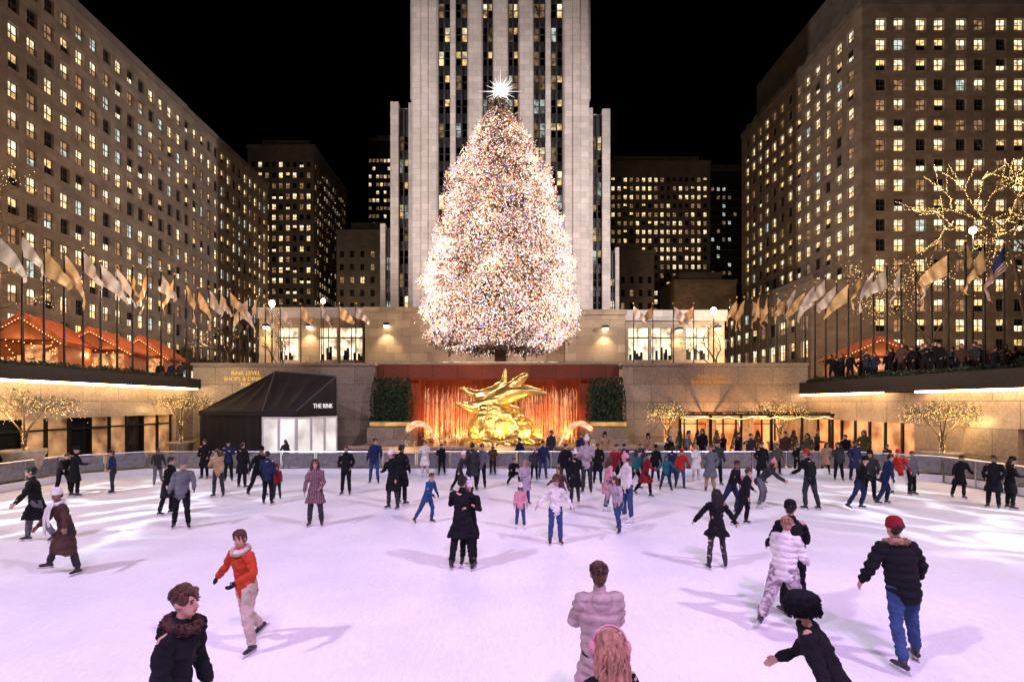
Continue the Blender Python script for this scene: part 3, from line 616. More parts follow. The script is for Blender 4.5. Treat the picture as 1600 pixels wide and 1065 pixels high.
for i in range(1200):
    tt=1-math.sqrt(random.random()) if random.random()<.5 else random.random()**1.35; a=random.random()*6.283; r=rad(tt)*(edge(a,tt)+random.uniform(-.08,.10))
    z=lh+tt*hh; dr=V((math.cos(a),math.sin(a),0)); r0=r*.2
    droop=-.12*r
    fol.tube([dr*r0+V((0,0,z+.1*r)),dr*r*.65+V((0,0,z+.02)),dr*r+V((0,0,z+droop+.25))],[.05,.03,.01],n=4,cap=False,m=2)
    for k in range(24):
        u=random.uniform(.35,1.03); p=dr*r*u+V((0,0,z+(droop*u*u)+.2*u))+V((random.gauss(0,.22),random.gauss(0,.22),random.gauss(0,.16)))
        fol.leaf(p,random.uniform(.10,.24),random.randrange(2))
rb=random.random
for i in range(56000):
    tt=1-math.sqrt(rb()); a=rb()*6.283; z=lh+tt*hh+random.gauss(0,.14)
    r=rad(tt)*edge(a,tt)*(.80+.28*rb()**.7)
    cx_,cy_=r*math.cos(a),r*math.sin(a)
    if noise.noise(V((cx_*.9,cy_*.9,z*.9)))<-.38 and rb()<.35: continue
    bul.octa((cx_,cy_,z),random.choice((.028,.034,.04,.052)),random.choices(range(9),cw)[0])
M_con=mat('conifer_needle',(.15,.12,.09),.6,bump=0); M_con2=mat('conifer_needle_light',(.26,.20,.16),.6,bump=0)
o=fol.obj('crown',[M_con,M_con2,MATS['conifer_bark']],t)
o=bul.obj('string_lights',[emis('tree_bulb_%d'%i,c,st) for i,(c,st) in enumerate(cols)],t); o['kind']='stuff'
for z,pw,r_ in((9.5,1.2,7.6),(13,1.1,7.2),(17,.9,6.2),(21,.7,5),(25,.45,3.6)):
    for k in range(6):
        a=k*1.047+z; light('POINT',(math.cos(a)*r_,TY+math.sin(a)*r_,z+.5),780*pw,(1,.66,.50),.1,name='tree_glow')
t=thing('tree_star','brilliant white star with thin rays on top of the christmas tree','star',(0,TY,Z(143,TY))); s=MB(); s.ell((0,0,0),(.30,.30,.30),n=20,k=14); s.obj('core',emis('star_core',(1,.98,.95),16),t,True)
s=MB()
for i in range(150):
    d=V((random.gauss(0,1),random.gauss(0,.9),random.gauss(0,1))).normalized(); l=random.choice((.55,.7,.85,1.0,1.3)); s.tube([d*.2,d*l],[.009,.002],n=4,cap=False)
for i in range(16):
    a=i*math.pi/8; d=V((math.cos(a),0,math.sin(a))); s.tube([d*.2,d*(1.9 if i%4==0 else 1.35)],[.016,.002],n=5,cap=False)
s.obj('spike',emis('star_spike',(1,.95,.88),3.5),t)  # glowing spikes also give the star's halo of light as shape
t=thing('tree_base_planter','low stone planter ringed with warm lights at the foot of the christmas tree','planter',(0,39,PZ)); s=MB(); s.box(-3,3,0,1.2,0,1.9); s.obj('planter_wall',M_gran,t); s=MB()
for i in range(60): s.octa((-2.9+5.8*i/60,-.05,1.8),.04)
o=s.obj('string_lights',E_bulb,t); o['kind']='stuff'
for (x0,x1,y0,y1,lab,z0) in((-20.7,-19.2,-2,31.5,'dark clipped hedge along the left edge of the plaza',4.72),(19.2,20.2,4,34,'low dark hedge along the right edge of the plaza',4.5)):
    s=MB(); s.box(x0+.25,x1-.25,y0+.2,y1-.2,z0+.003,z0+.16)
    leafy(s,x0,x1,y0,y1,z0+.03,z0+.22,8000,.075); tag(s.obj('hedge',[mat('night_leaf',(.008,.014,.006),.8,bump=0),M_lf]),lab,'hedge')
# ---------------------------------------------------------------- market huts
M_wood=mat('orange_stained_wood',(.42,.15,.055),.6,scale=3); M_roof=mat('red_brown_roof',(.48,.13,.05),.6,scale=4,var=.4)
E_hut=emis('hut_interior',(1,.46,.18),.45,1.2,2.5,low=.1)
def hut(label,px,ppk,Y,w_,d_,rz):
    z=Z(ppk,Y)-PZ; ev=z*.62; t=thing('market_hut',label,'hut',(X(px,Y),Y,PZ),rz,'wooden market huts')
    s=MB(); s.box(-w_/2,w_/2,0,d_,0,1.1); s.box(-w_/2,-w_/2+.15,0,d_,1.1,ev); s.box(w_/2-.15,w_/2,0,d_,1.1,ev); s.box(-w_/2+.15,w_/2-.15,d_-.15,d_,1.1,ev); s.poly([(-w_/2,d_-.01,ev),(w_/2,d_-.01,ev),(0,d_-.01,z-.1)]); s.obj('wall',M_wood,t)
    s=MB(); np_=9
    for sx in(-1,1):
        for k in range(np_):
            y0=-.5+(d_+.8)*k/np_; y1=-.5+(d_+.8)*(k+1)/np_-.02; o_=.02*(k%2)
            s.quad((0,y0,z+o_),(sx*(w_/2+.4),y0,ev-.15+o_),(sx*(w_/2+.4),y1,ev-.15+o_),(0,y1,z+o_))
        s.quad((0,-.5,z-.12),(sx*(w_/2+.4),-.5,ev-.27),(sx*(w_/2+.4),d_+.3,ev-.27),(0,d_+.3,z-.12))
        s.quad((0,-.51,z+.05),(sx*(w_/2+.45),-.51,ev-.12),(sx*(w_/2+.45),-.51,ev-.45),(0,-.51,z-.34))
    s.obj('roof',M_roof,t)
    s=MB(); s.poly([(-w_/2+.1,-.2,ev),(w_/2-.1,-.2,ev),(0,-.2,z-.25)]); s.obj('gable_board',M_wood,t)
    s=MB(); s.box(-w_/2+.16,w_/2-.16,d_-.4,d_-.2,1.1,ev,0); s.obj('lit_interior',E_hut,t)
    for k in range(7):
        s=MB(); xx=-w_/2+.4+k*(w_-.8)/6; s.box(xx-.1,xx+.1,.3,.5,1.103,1.3+random.random()*.5); s.obj('displayed_goods',E_hut,t)
    s=MB()
    for k in range(30):
        u=k/29; xx=-w_/2-.3+u*(w_+.6); s.octa((xx,-.56,z-.3-(z-ev)*abs(2*u-1)*1.02),.028)
    for k in range(24): s.octa((random.uniform(-w_/2,w_/2)*.8,.1,random.uniform(1.2,ev)),.03)
    o=s.obj('string_lights',E_bulb,t); o['kind']='stuff'
    for k in (-1,1):
        s=MB(); s.tube([(k*w_*.46,-.1,0),(k*w_*.46,-.1,ev)],[.05,.05],n=6); s.obj('post',M_wood,t)
    fw=Matrix.Rotation(rz,3,'Z')@V((0,-2.2,0))
    light('POINT',(X(px,Y)+fw.x*.3,Y+fw.y*.3,PZ+ev*.8),60,(1,.6,.3),.1,name='hut_light')
    sgn=1 if px<800 else -1
    light('POINT',(X(px,Y)+sgn*3.4,Y-1.6,PZ+z+1.8),420,(1,.55,.30),.15,name='hut_light')  # unseen lamp added above the hut to brighten its roof
hut('largest orange roofed wooden hut at the far left edge of the plaza',40,490,30,3.6,3.6,R(16))
hut('orange roofed wooden hut second from the left with lit gable',146,512,34,4.0,3.6,R(16))
hut('small orange roofed wooden hut third from the left behind the flagpoles',222,525,39,3.2,3.4,R(14))
hut('orange roofed wooden hut behind the crowd on the right plaza',1372,526,39,5.4,3,R(-12))
# ---------------------------------------------------------------- flags
M_fg=mat('gold_satin',(.72,.48,.23),.42,.1,bump=.1,bscale=3,scale=2,var=.3); M_fs=mat('cream_satin',(.70,.62,.53),.42,.1,bump=.1,bscale=3,scale=2,var=.25); M_fr=mat('red_cloth',(.32,.03,.03),.7); M_fb=mat('blue_cloth',(.03,.04,.16),.7); M_fw=mat('white_cloth',(.5,.47,.44),.7)
def flag_mesh(kind,seed,L=2.3,Hh=1.35,droop=.9,dirx=1):
    rnd=random.Random(seed); nu,nv=26,12; s=MB(); ph=rnd.random()*6; fr=rnd.uniform(1.4,2.2)
    def P(u,v):
        fold=math.sin(u*fr*4+ph+v*2.2)*.16*u+.05*math.sin(u*17+v*3+ph)
        dz=-droop*u*L*.70; x=L*u*(1-.36*droop*u)
        gather=1-.40*u*min(1.2,droop)
        return V((dirx*(x+.06*math.sin(v*4+ph)*u),fold,-Hh*v*gather+dz*(1-.15*v)-.06*math.sin(u*4+ph)*v))
    for i in range(nu):
        for j in range(nv):
            a,b_,c,d=P(i/nu,j/nv),P((i+1)/nu,j/nv),P((i+1)/nu,(j+1)/nv),P(i/nu,(j+1)/nv)
            mi=0
            if kind=='us': mi=2 if (i<10 and j<7) else (0 if j%2==0 else 1)
            s.quad(a,b_,c,d,mi)
    return s.mesh('flag',{'gold':[M_fg],'silver':[M_fs],'us':[M_fr,M_fw,M_fb]}[kind],True)
def flagrow(spots,side,grp,sd):
    for i,(x,y,ztop,kind,dx,dr,sc_) in enumerate(spots):
        t=thing('flagpole','%s flagpole from the left in the %s'%(ORD[i],side),'flagpole',(x,y,PZ),group='flagpoles '+grp); h=ztop-PZ
        s=MB(); s.tube([(0,0,0),(0,0,h*.5),(0,0,h)],[.06,.05,.035],n=8); s.box(-.12,.12,-.12,.12,0,.08); s.obj('pole',M_dark,t,True); s=MB(); s.ell((0,0,h+.06),(.07,.07,.08),n=8,k=6); s.obj('finial',M_gold,t,True)
        o=link('flag',flag_mesh(kind,sd+i,2.0*sc_,1.1*sc_,dr,dx)); o.location=(x,y,ztop-.15); o.rotation_euler=(0,0,random.uniform(-.7,.7))
        tag(o,'%s flag, %s from the left, %s'%({'gold':'pale gold satin','silver':'cream satin','us':'red striped'}[kind],ORD[i],side),'flag','flags '+grp)
rr=random.Random(21)
sp=[]; n=20
for i in range(n):
    u=i/(n-1); y=24.2+17.6*u; sp.append((-23.7+4.5*u,y,11.4+rr.uniform(-.3,.3),'gold' if rr.random()<.5 else 'silver',1 if rr.random()<.85 else -1,rr.uniform(1.1,1.8),rr.uniform(.9,1.15)))
flagrow(sp,'left plaza row','left of the rink',100)
sp=[]
for i,px in enumerate([438,470,502,530,556]): sp.append((X(px,43),43,Z(475,43),'gold' if i%2 else 'silver',1,rr.uniform(.9,1.6),.9))
flagrow(sp,'short row left of the tree','left of the tree',200)
sp=[]
for i,px in enumerate([990,1020,1052,1084]): sp.append((X(px,43),43,Z(475,43),'gold' if i%2 else 'silver',-1 if i%2 else 1,rr.uniform(.9,1.6),.9))
flagrow(sp,'short row right of the tree','right of the tree',300)
sp=[]; n=24
for i in range(n):
    u=i/(n-1); y=41.5-17.2*u; kind='us' if i==n-1 else('gold' if rr.random()<.55 else 'silver'); sp.append((18.6+5.3*u,y,11.2+rr.uniform(-.5,.4),kind,-1 if (rr.random()<.8 or i==n-1) else 1,1.8 if i==n-1 else rr.uniform(.9,1.8),1.0 if i==n-1 else rr.uniform(.85,1.1)))
flagrow(sp,'right plaza row','right of the rink',400)
light('SPOT',(-14,14,5.5),7500,(1,.80,.58),.2,(-22,34,10.5),62,.9,name='flag_light'); light('SPOT',(14,14,5.5),7000,(1,.80,.58),.2,(22,34,11),58,.9,name='flag_light')  # unseen spots added to brighten the two flag rows
# ---------------------------------------------------------------- bare trees with bulbs
M_bark=mat('bare_bark',(.13,.09,.06),.9)
def bare_tree(label,x,y,z,h,seed,spread=1,nb=1500,levels=5,br=.04,lean=0,name='bare_tree',flat=0,thick=.016):
    rnd=random.Random(seed); t=thing(name,label,'tree',(x,y,z)); tr=MB(); bl=MB(); segs=[]
    def grow(p,d,l,r,lv,lit):
        q_=p; pts=[p]
        for k in range(3):
            d=(d+V((rnd.gauss(0,.14),rnd.gauss(0,.14),rnd.gauss(0,.06)))).normalized(); q_=q_+d*l/3; pts.append(q_)
        tr.tube(pts,[r,r*.88,r*.78,r*.66],n=6 if lv<3 else 4,cap=False)
        if lv>=1 and lit: segs.append(pts)
        if lv<levels:
            for k in range(3):
                a=rnd.random()*6.28; tilt=rnd.uniform(.35,.85)*spread; o_=d.orthogonal().normalized(); o_=Matrix.Rotation(a,3,d)@o_; nd=(d*math.cos(tilt)+o_*math.sin(tilt)); nd.z=nd.z*(1-flat)+.06; nd.normalize()
                grow(q_ if k else pts[2],nd,l*rnd.uniform(.66,.86),r*.55,lv+1,(rnd.random()<.6) if lv==2 else lit)
    grow(V((0,0,0)),V((lean,0,1)).normalized(),h*.3,h*thick,0,True)
    tr.obj('trunk_and_branches',M_bark,t,True)
    tot=sum((s_[3]-s_[0]).length for s_ in segs); step=tot/max(nb,1); acc=0
    for pts in segs:
        for k in range(3):
            l=(pts[k+1]-pts[k]).length
            while acc<l:
                bl.octa(pts[k].lerp(pts[k+1],acc/l)+V((rnd.gauss(0,.02),rnd.gauss(0,.02),rnd.gauss(0,.02))),br*rnd.uniform(.6,1.3)); acc+=step
            acc-=l
    o=bl.obj('string_lights',E_bulb,t); o['kind']='stuff'
    if nb>200: light('POINT',(x-.5,y-2,z+h*.6),300,(1,.7,.35),.1,name='tree_bulb_glow')  # point light added to bring out the dark branches
    return t
bare_tree('large bare tree wound with warm bulbs at the right edge above the crowd',32.8,31,PZ,19,5,1.1,3400,5,.024,lean=-.08,thick=.010)
bare_tree('bare tree with sparse warm bulbs behind the right flags',36,42,PZ,15,8,1.2,800,5,.026,thick=.011)
bare_tree('bare tree with sparse warm bulbs at the left edge above the huts',-32,31,PZ,14.5,11,1.1,900,5,.02,thick=.011)
bare_tree('thin bare tree behind the left flagpoles near the street lamp',-20.5,48,PZ,8,14,1,60,4,.025)
bare_tree('thin bare tree behind the right flagpoles near the shop front',21,50,PZ,9,15,1,60,4,.025)
bare_tree('slender bare tree between the left huts and the left shop front',-27,52,PZ,9,17,1,80,4,.025)
M_pot=mat('warm_stone_pot',(.4,.33,.25),.7)
def potted(label,px,Y,ptop,ppot,seed,wd=1.6):
    x=X(px,Y); zp=Z(ppot,Y); zc=Z(ptop,Y)
    t=thing('potted_tree',label,'potted tree',(x,Y,0),group='potted trees round the rink')
    s=MB(); s.lathe([(.42,0),(.5,.1),(.62,zp*.8),(.7,zp*.93),(.7,zp),(.58,zp),(.55,zp-.12)],n=24); s.obj('pot',M_pot,t,True)
    rnd=random.Random(seed); tr=MB()
    for k in range(6):
        a=k*1.05+rnd.random(); d=V((math.cos(a)*.55,math.sin(a)*.55,0)); tr.tube([(0,0,zp-.1),d*.2+V((0,0,zp+.4*(zc-zp))),d*1.1+V((0,0,zp+.8*(zc-zp))),d*2.2*wd/1.6+V((0,0,zc+rnd.uniform(-.1,.25)))],[.045,.03,.02,.008],n=6,cap=False)
        for j in range(3):
            b0=d*1.1+V((0,0,zp+.8*(zc-zp))); e_=V((rnd.gauss(0,.5),rnd.gauss(0,.5),rnd.uniform(.1,.5))); tr.tube([b0,b0+e_],[.012,.004],n=4,cap=False)
    tr.obj('trunk',M_bark,t,True)
    lf=MB(); bl=MB()
    for i in range(1500):
        a=rnd.random()*6.28; r=wd*math.sqrt(rnd.random()); k=noise.noise(V((r*math.cos(a)*1.6,r*math.sin(a)*1.6,seed)))
        z=zc-.28*(r/wd)**2+rnd.gauss(0,.17)+.45*k
        if k<-.08: continue
        lf.leaf((r*math.cos(a),r*math.sin(a),z),.05*rnd.uniform(.6,1.4),rnd.randrange(2))
    for i in range(360):
        a=rnd.random()*6.28; r=wd*1.15*math.sqrt(rnd.random()); k=noise.noise(V((r*math.cos(a)*1.6,r*math.sin(a)*1.6,seed))); bl.octa((r*math.cos(a),r*math.sin(a),zc-.28*(r/wd)**2+rnd.gauss(0,.2)+.45*k),.012)
    for i in range(60): k=rnd.random(); a=rnd.random()*6.28; bl.octa((.09*math.cos(a),.09*math.sin(a),zp+k*.5*(zc-zp)),.012)
    lf.obj('crown',[mat('olive_leaf',(.12,.12,.04),.6,bump=0),mat('yellow_leaf',(.22,.16,.05),.6,bump=0)],t)
    o=bl.obj('string_lights',E_bulb,t); o['kind']='stuff'
    light('POINT',(x,Y-.4,zc-.5),85,(1,.66,.26),.1,name='potted_tree_light')
potted('potted tree wrapped in warm bulbs at the left edge of the rink',38,20.0,628,702,31,1.75)
potted('potted tree with warm bulbs between the tent and the left glazing',283,29.5,625,690,32,1.5)
potted('potted tree with warm bulbs at the right edge of the rink',1472,21.6,640,706,33,1.35)
potted('potted tree with warm bulbs at the right end of the terrace',1218,30,638,690,34,1.4)
potted('potted tree with warm bulbs at the left end of the terrace',1042,29,640,692,35,1.0)
for i,px in enumerate((1062,1090,1120,1150,1184,1240)):
    s=MB()
    for k in range(600):
        h=random.random(); r=.42*(1-h)+.03; a=random.random()*6.28; s.leaf((r*math.cos(a),r*math.sin(a),.1+h*1.6),.07,random.randrange(2))
    s.tube([(0,0,0),(0,0,1.5)],[.04,.01],n=5,m=0); o=s.obj('fir_bush',[M_lf,M_lf2]); o.location=(X(px,28.6),28.6,0); tag(o,'small fir bush, %s from the left in front of the right terrace'%ORD[i],'bush','fir bushes in front of the terrace')
# ---------------------------------------------------------------- PEOPLE
PAL={'black':(.010,.010,.013),'navy':(.016,.025,.07),'charcoal':(.035,.035,.04),'grey':(.13,.13,.15),'white':(.66,.62,.62),'cream':(.62,.54,.45),'pink':(.56,.25,.30),'red':(.38,.03,.02),'lilac':(.38,.31,.37),'taupe':(.38,.28,.28),'camel':(.36,.22,.13),'jeans':(.035,.065,.16),'brown':(.07,.035,.03),'teal':(.02,.11,.15),'dkred':(.20,.015,.02),'blue':(.02,.07,.19),'beige':(.50,.39,.33),'orange':(.42,.05,.02),'olive':(.07,.07,.04)}
HPAL={'hairdk':(.016,.010,.008),'hairbr':(.075,.032,.018),'blonde':(.40,.20,.13)}
def cloth(c):
    if c=='stripe':
        if c in MATS: return MATS[c]
        m,nt,b=newmat('striped_cloth'); tc=nt.nodes.new('ShaderNodeTexCoord'); wv=nt.nodes.new('ShaderNodeTexWave'); wv.inputs['Scale'].default_value=7; wv.inputs['Distortion'].default_value=1; wv.bands_direction='X'
        nt.links.new(tc.outputs['Object'],wv.inputs[0]); r=nt.nodes.new('ShaderNodeValToRGB'); r.color_ramp.elements[0].color=(.05,.015,.025,1); r.color_ramp.elements[1].color=(.28,.15,.17,1); nt.links.new(wv.outputs[0],r.inputs[0]); nt.links.new(r.outputs[0],b.inputs[0]); b.inputs['Roughness'].default_value=.9; MATS[c]=m; return m
    if c=='camo':
        if c in MATS: return MATS[c]
        m,nt,b=newmat('mottled_cloth'); tc=nt.nodes.new('ShaderNodeTexCoord'); n_=nt.nodes.new('ShaderNodeTexNoise'); n_.inputs['Scale'].default_value=14; nt.links.new(tc.outputs['Object'],n_.inputs[0]); r=nt.nodes.new('ShaderNodeValToRGB'); r.color_ramp.elements[0].color=(.20,.15,.18,1); r.color_ramp.elements[0].position=.42; r.color_ramp.elements[1].color=(.5,.44,.46,1); r.color_ramp.elements[1].position=.58; nt.links.new(n_.outputs[0],r.inputs[0]); nt.links.new(r.outputs[0],b.inputs[0]); b.inputs['Roughness'].default_value=.9; MATS[c]=m; return m
    if c in HPAL: return mat('hair_'+c,HPAL[c],.45,0,.6,1,.9,2.2,spec=.4,stretch=(38,38,4))
    return mat('cloth_'+c,PAL[c],.9,0,.22,5,.5,22,spec=.12)
M_skin=mat('skin',(.50,.27,.19),.55,0,.06,8,0); M_skin2=mat('skin_dark',(.20,.10,.065),.55,0,.06,8,0)
M_blk=mat('glove_black',(.012,.012,.014),.7,bump=0,spec=.15); M_boot=mat('skate_boot',(.015,.015,.02),.35,bump=0); M_bootw=mat('skate_boot_white',(.65,.65,.65),.4,bump=0); M_eye=mat('eye_dark',(.02,.012,.01),.3,bump=0); M_lip=mat('lip',(.34,.10,.09),.5,bump=0)
def hairmesh(kind,fine=False):
    s=MB(); n=24 if fine else 14; k=16 if fine else 10; amp=.008; fr=28; rnd=random.Random(5)
    if kind in('short','long','bun'): s.ell((0,.02,.035),(.086,.10,.095),n=n,k=k)
    if kind=='short' or (kind=='bun' and fine):
        if kind=='short': s.ell((0,-.045,.095),(.06,.045,.03),n=n,k=k)
        s.ell((.02 if kind=='short' else 0,.05,-.01),(.07,.06,.07),n=n,k=k)
        if fine:
            for i in range(260):
                a=rnd.uniform(-.35,3.5); el=rnd.uniform(.1,1.5); d=V((math.cos(a)*math.cos(el),math.sin(a)*math.cos(el),math.sin(el))); p=V((0,.02,.035))+V((d.x*.084,d.y*.098,d.z*.093)); tg=(V((rnd.gauss(0,.35),1,-.5+rnd.gauss(0,.3)))); tg=(tg-d*tg.dot(d)).normalized()
                s.tube([p,p+tg*.02+d*.006,p+tg*.042+d*.001],[.006,.006,.002],n=5,cap=False)
    if kind=='bun': s.ell((0,.085,.10),(.05,.05,.045),n=n,k=k); s.ell((0,.05,-.03),(.07,.055,.07),n=n,k=k)
    if kind=='long':
        s.tube([(0,.05,.06),(0,.085,-.04),(0,.105,-.14),(.01,.11,-.25),(.01,.10,-.34)],[(.088,.06),(.098,.055),(.10,.05),(.085,.04),(.04,.02)],ref=(1,0,0),n=n)
        for sx in(-1,1): s.tube([(sx*.07,0,.07),(sx*.088,.0,-.02),(sx*.085,.01,-.12),(sx*.08,.02,-.2)],[.03,.028,.03,.015],n=8)
        amp=.012
        if fine:
            for i in range(190):
                a=rnd.uniform(-.25,3.39); ph=rnd.random()*6; ln=rnd.uniform(.26,.46); pts=[]
                for j in range(10):
                    u=j/9; zz=.12-u*(ln+.06); wd=.55+.5*min(1,u*3.2) if u<.3 else 1.08-.12*(u-.3)
                    pts.append((math.cos(a)*.096*wd+.016*u*2*math.sin(u*11+ph),.03+.03*min(1,u*2)+math.sin(a)*.084*wd+.012*u*2*math.cos(u*12+ph),zz))
                s.tube(pts,[.007,.009,.009,.010,.010,.009,.009,.008,.006,.002],n=5,cap=False)
    if kind in('beanie','pom'):
        s.lathe([(.086,-.005),(.094,0),(.096,.04),(.090,.046),(.090,.08),(.075,.118),(.045,.142),(.01,.15)],(0,.012,.018),n=n,sy=1.12)
        amp=.003
    if kind=='pom': s.ell((0,.012,.19),(.042,.042,.04),n=n,k=k); amp=.006
    if kind=='fluffy':
        s.lathe([(.10,-.075),(.125,-.06),(.138,-.01),(.142,.04),(.135,.085),(.105,.125),(.06,.148),(.01,.155)],(0,.02,.01),n=40,sy=1.05); amp=.012; fr=22
        for i in range(1800):
            a=rnd.random()*6.28; u=rnd.random(); zz=-.06+.21*u; rr_=.138 if u<.55 else .138*math.sqrt(max(.02,1-((u-.55)/.45)**2)); d=V((math.cos(a),math.sin(a),(u-.4)*1.0)).normalized(); p=V((rr_*math.cos(a),.02+rr_*1.05*math.sin(a),zz+.005)); s.tube([p,p+d*.010+V((rnd.gauss(0,.006),rnd.gauss(0,.006),-.010))],[.006,.002],n=3,cap=False)
    me=s.mesh('hair',[],True); me.update()
    displace(me,lambda c: amp*noise.noise(V((c.x*fr,c.y*fr,c.z*fr*.35 if kind in('long','short') else c.z*fr)))*1.6); return me
HAIR={(k,f):hairmesh(k,f) for k in('short','long','bun','beanie','pom','fluffy') for f in(False,True)}
s=MB()
for sx in(-1,1): s.ell((sx*.031,-.081,.018),(.014,.006,.0065),n=8,k=6); s.box(sx*.031-.017,sx*.031+.017,-.088,-.078,.036,.042)
EYES=s.mesh('eyes',[M_eye]); s=MB(); s.ell((0,-.089,-.047),(.024,.006,.007),n=8,k=6); LIPS=s.mesh('lips',[M_lip])
s=MB()
for sx in(-1,1): s.ell((sx*.122,.01,.0),(.032,.052,.052),n=14,k=10)
s.tube([(.12*math.cos(R(a)),.01,.02+.135*math.sin(R(a))) for a in range(0,181,20)],[.01]*10,n=6); MUFF=s.mesh('ear_muffs',[],True)
def torus(Rx,Ry,r,amp,fr,n=26,k=10,hz_=1,tuft=0,tails=False):
    s=MB()
    for i in range(n):
        a=2*math.pi*i/n
        for j in range(k):
            b_=2*math.pi*j/k; s.v.append(V(((Rx+r*math.cos(b_))*math.cos(a),(Ry+r*math.cos(b_))*math.sin(a),r*hz_*math.sin(b_)+.03*math.sin(a))))
    for i in range(n):
        for j in range(k): s.f.append((i*k+j,((i+1)%n)*k+j,((i+1)%n)*k+(j+1)%k,i*k+(j+1)%k)); s.m.append(0)
    rnd=random.Random(3)
    for i in range(tuft):
        a=rnd.random()*6.28; b_=rnd.random()*6.28; c=V((Rx*math.cos(a),Ry*math.sin(a),.03*math.sin(a))); o_=V((math.cos(b_)*math.cos(a),math.cos(b_)*math.sin(a),math.sin(b_)*hz_)); p=c+o_*r*.9; s.tube([p,p+o_*.014+V((rnd.gauss(0,.006),rnd.gauss(0,.006),-.004))],[.005,.001],n=3,cap=False)
    if tails:
        for sx,l in((-1,.62),(1,.45)): s.tube([(sx*.05,-.10,0),(sx*.075,-.17,-.12),(sx*.08,-.20,-.3),(sx*.11,-.19,-l)],[(.045,.02),(.055,.018),(.06,.016),(.065,.014)],ref=(1,0,0),n=10)
    me=s.mesh('collar',[],True); displace(me,lambda c:amp*noise.noise(c*fr)); return me
FUR=torus(.10,.095,.040,.015,40,tuft=900); SCARF=torus(.085,.085,.042,.012,18,hz_=1.1,tails=True)
def armdir(s_,sw,ab): return V((s_*math.sin(R(ab)),-math.sin(R(sw))*math.cos(R(ab)),-math.cos(R(sw))*math.cos(R(ab))))
PREP=[]
def make_pose(p,style='jacket',fine=False):
    lean=R(p.get('lean',5)); sd=R(p.get('side',0)); T=V((math.sin(sd),-math.sin(lean),math.cos(lean))).normalized(); tw=R(p.get('twist',0)); X1=V((math.cos(tw),-math.sin(tw),0))
    J={}; fem=p.get('fem',0); shw=.175-.018*fem
    for s_,k in((-1,'rl'),(1,'ll')):
        sw,ab,kb=p.get(k,(4,4,8)); J['hip',s_]=V((s_*.09,0,0)); J['knee',s_]=J['hip',s_]+.44*armdir(s_,sw,ab); J['ank',s_]=J['knee',s_]+.41*armdir(s_,sw-kb,ab)
    zmin=min(J['ank',-1].z,J['ank',1].z); off=V((0,-(J['ank',1].y+J['ank',-1].y)/2*.5,.145-zmin))
    for k in list(J): J[k]=J[k]+off
    P0=off.copy()
    for s_,k in((-1,'ra'),(1,'la')):
        sw,ab,be,ab2=p.get(k,(5,12,15,8)); J['sh',s_]=P0+T*.49+X1*s_*shw; J['el',s_]=J['sh',s_]+.28*armdir(s_,sw,ab); J['wr',s_]=J['el',s_]+.25*armdir(s_,sw+be,ab2)
    hc=P0+T*.62+V((0,-.015,.105)); Mh=Matrix.Translation(hc)@Matrix.Rotation(R(p.get('hy',0)),4,'Z')@Matrix.Rotation(R(p.get('hp',5)),4,'X')
    body=MB()
    body.tube([P0-T*.05,P0+T*.08,P0+T*.2,P0+T*.36,P0+T*.47,P0+T*.53],[(.15,.10),(.145,.10),(.125,.09),(.15,.105),(.15,.085),(.06,.055)],ref=X1,n=14)
    body.tube([P0+T*.48,hc-V((0,0,.04))],[.056,.052],n=12); body.tube([J['sh',-1],J['sh',1]],[.055,.055],n=10)
    body.ell((0,.01,.02),(.076,.094,.095),Mh,16,12); body.ell((0,-.028,-.045),(.056,.062,.065),Mh,14,10); body.tube([Mh@V((0,-.086,.02)),Mh@V((0,-.108,-.016))],[.009,.014],n=8)
    for sx in(-1,1): body.ell((sx*.077,.008,0),(.012,.022,.032),Mh,8,6)
    hand=[]
    for s_ in(-1,1):
        body.tube([J['hip',s_]+V((0,0,.03)),J['knee',s_],J['ank',s_]],[.082,.056,.042],n=12)
        body.tube([J['sh',s_],J['el',s_],J['wr',s_]],[.05,.04,.027],n=10)
        d=(J['wr',s_]-J['el',s_]).normalized(); wv=V((0,-1,0)); wv=wv-d*wv.dot(d)
        if wv.length<.3: wv=V((0,0,1))-d*d.z
        wv.normalize(); th=d.cross(wv)*(-s_); W0=J['wr',s_]
        if th.dot(V((-s_,0,0)))<0: th=-th
        body.tube([W0,W0+d*.03,W0+d*.085],[(.026,.018),(.038,.019),(.040,.016)],ref=wv,n=10)
        for k,(o_,l) in enumerate(((.031,.068),(.011,.078),(-.010,.072),(-.030,.056))):
            r0=W0+d*.08+wv*o_; k1=r0+d*l*.5+th*l*.12; k2=k1+d*l*.42+th*l*.32; body.tube([r0,k1,k2],[.0095,.009,.0075],n=6)
        r0=W0+d*.025+wv*.032; body.tube([r0,r0+d*.03+wv*.022+th*.01,r0+d*.058+wv*.022+th*.022],[.012,.0105,.009],n=6)
        hand.append(W0+d*.08)
    up_=MB(); L0=-.12; wst=.158-.018*fem
    up_.tube([P0+T*L0,P0+T*.05,P0+T*.2,P0+T*.36,P0+T*.46,P0+T*.53],[(.178,.138),(.17,.13),(wst,.12),(.175,.135),(shw-.005,.11),(.085,.08)],ref=X1,n=16)
    up_.tube([J['sh',-1]-T*.01,J['sh',1]-T*.01],[.074,.074],n=10)
    cf=1.2 if p.get('puffy') else 1
    if p.get('puffy'): up_.tube([P0+T*-.1,P0+T*.05,P0+T*.2,P0+T*.36,P0+T*.44],[(.19,.15),(.19,.15),(.185,.15),(.20,.16),(.19,.13)],ref=X1,n=16)
    for s_ in(-1,1):
        mid=J['sh',s_].lerp(J['el',s_],.5)
        up_.tube([J['sh',s_],mid,J['el',s_],J['el',s_].lerp(J['wr',s_],.6),J['wr',s_]],[.074*cf,.066*cf,.060*cf,.055*cf,.046],n=12)
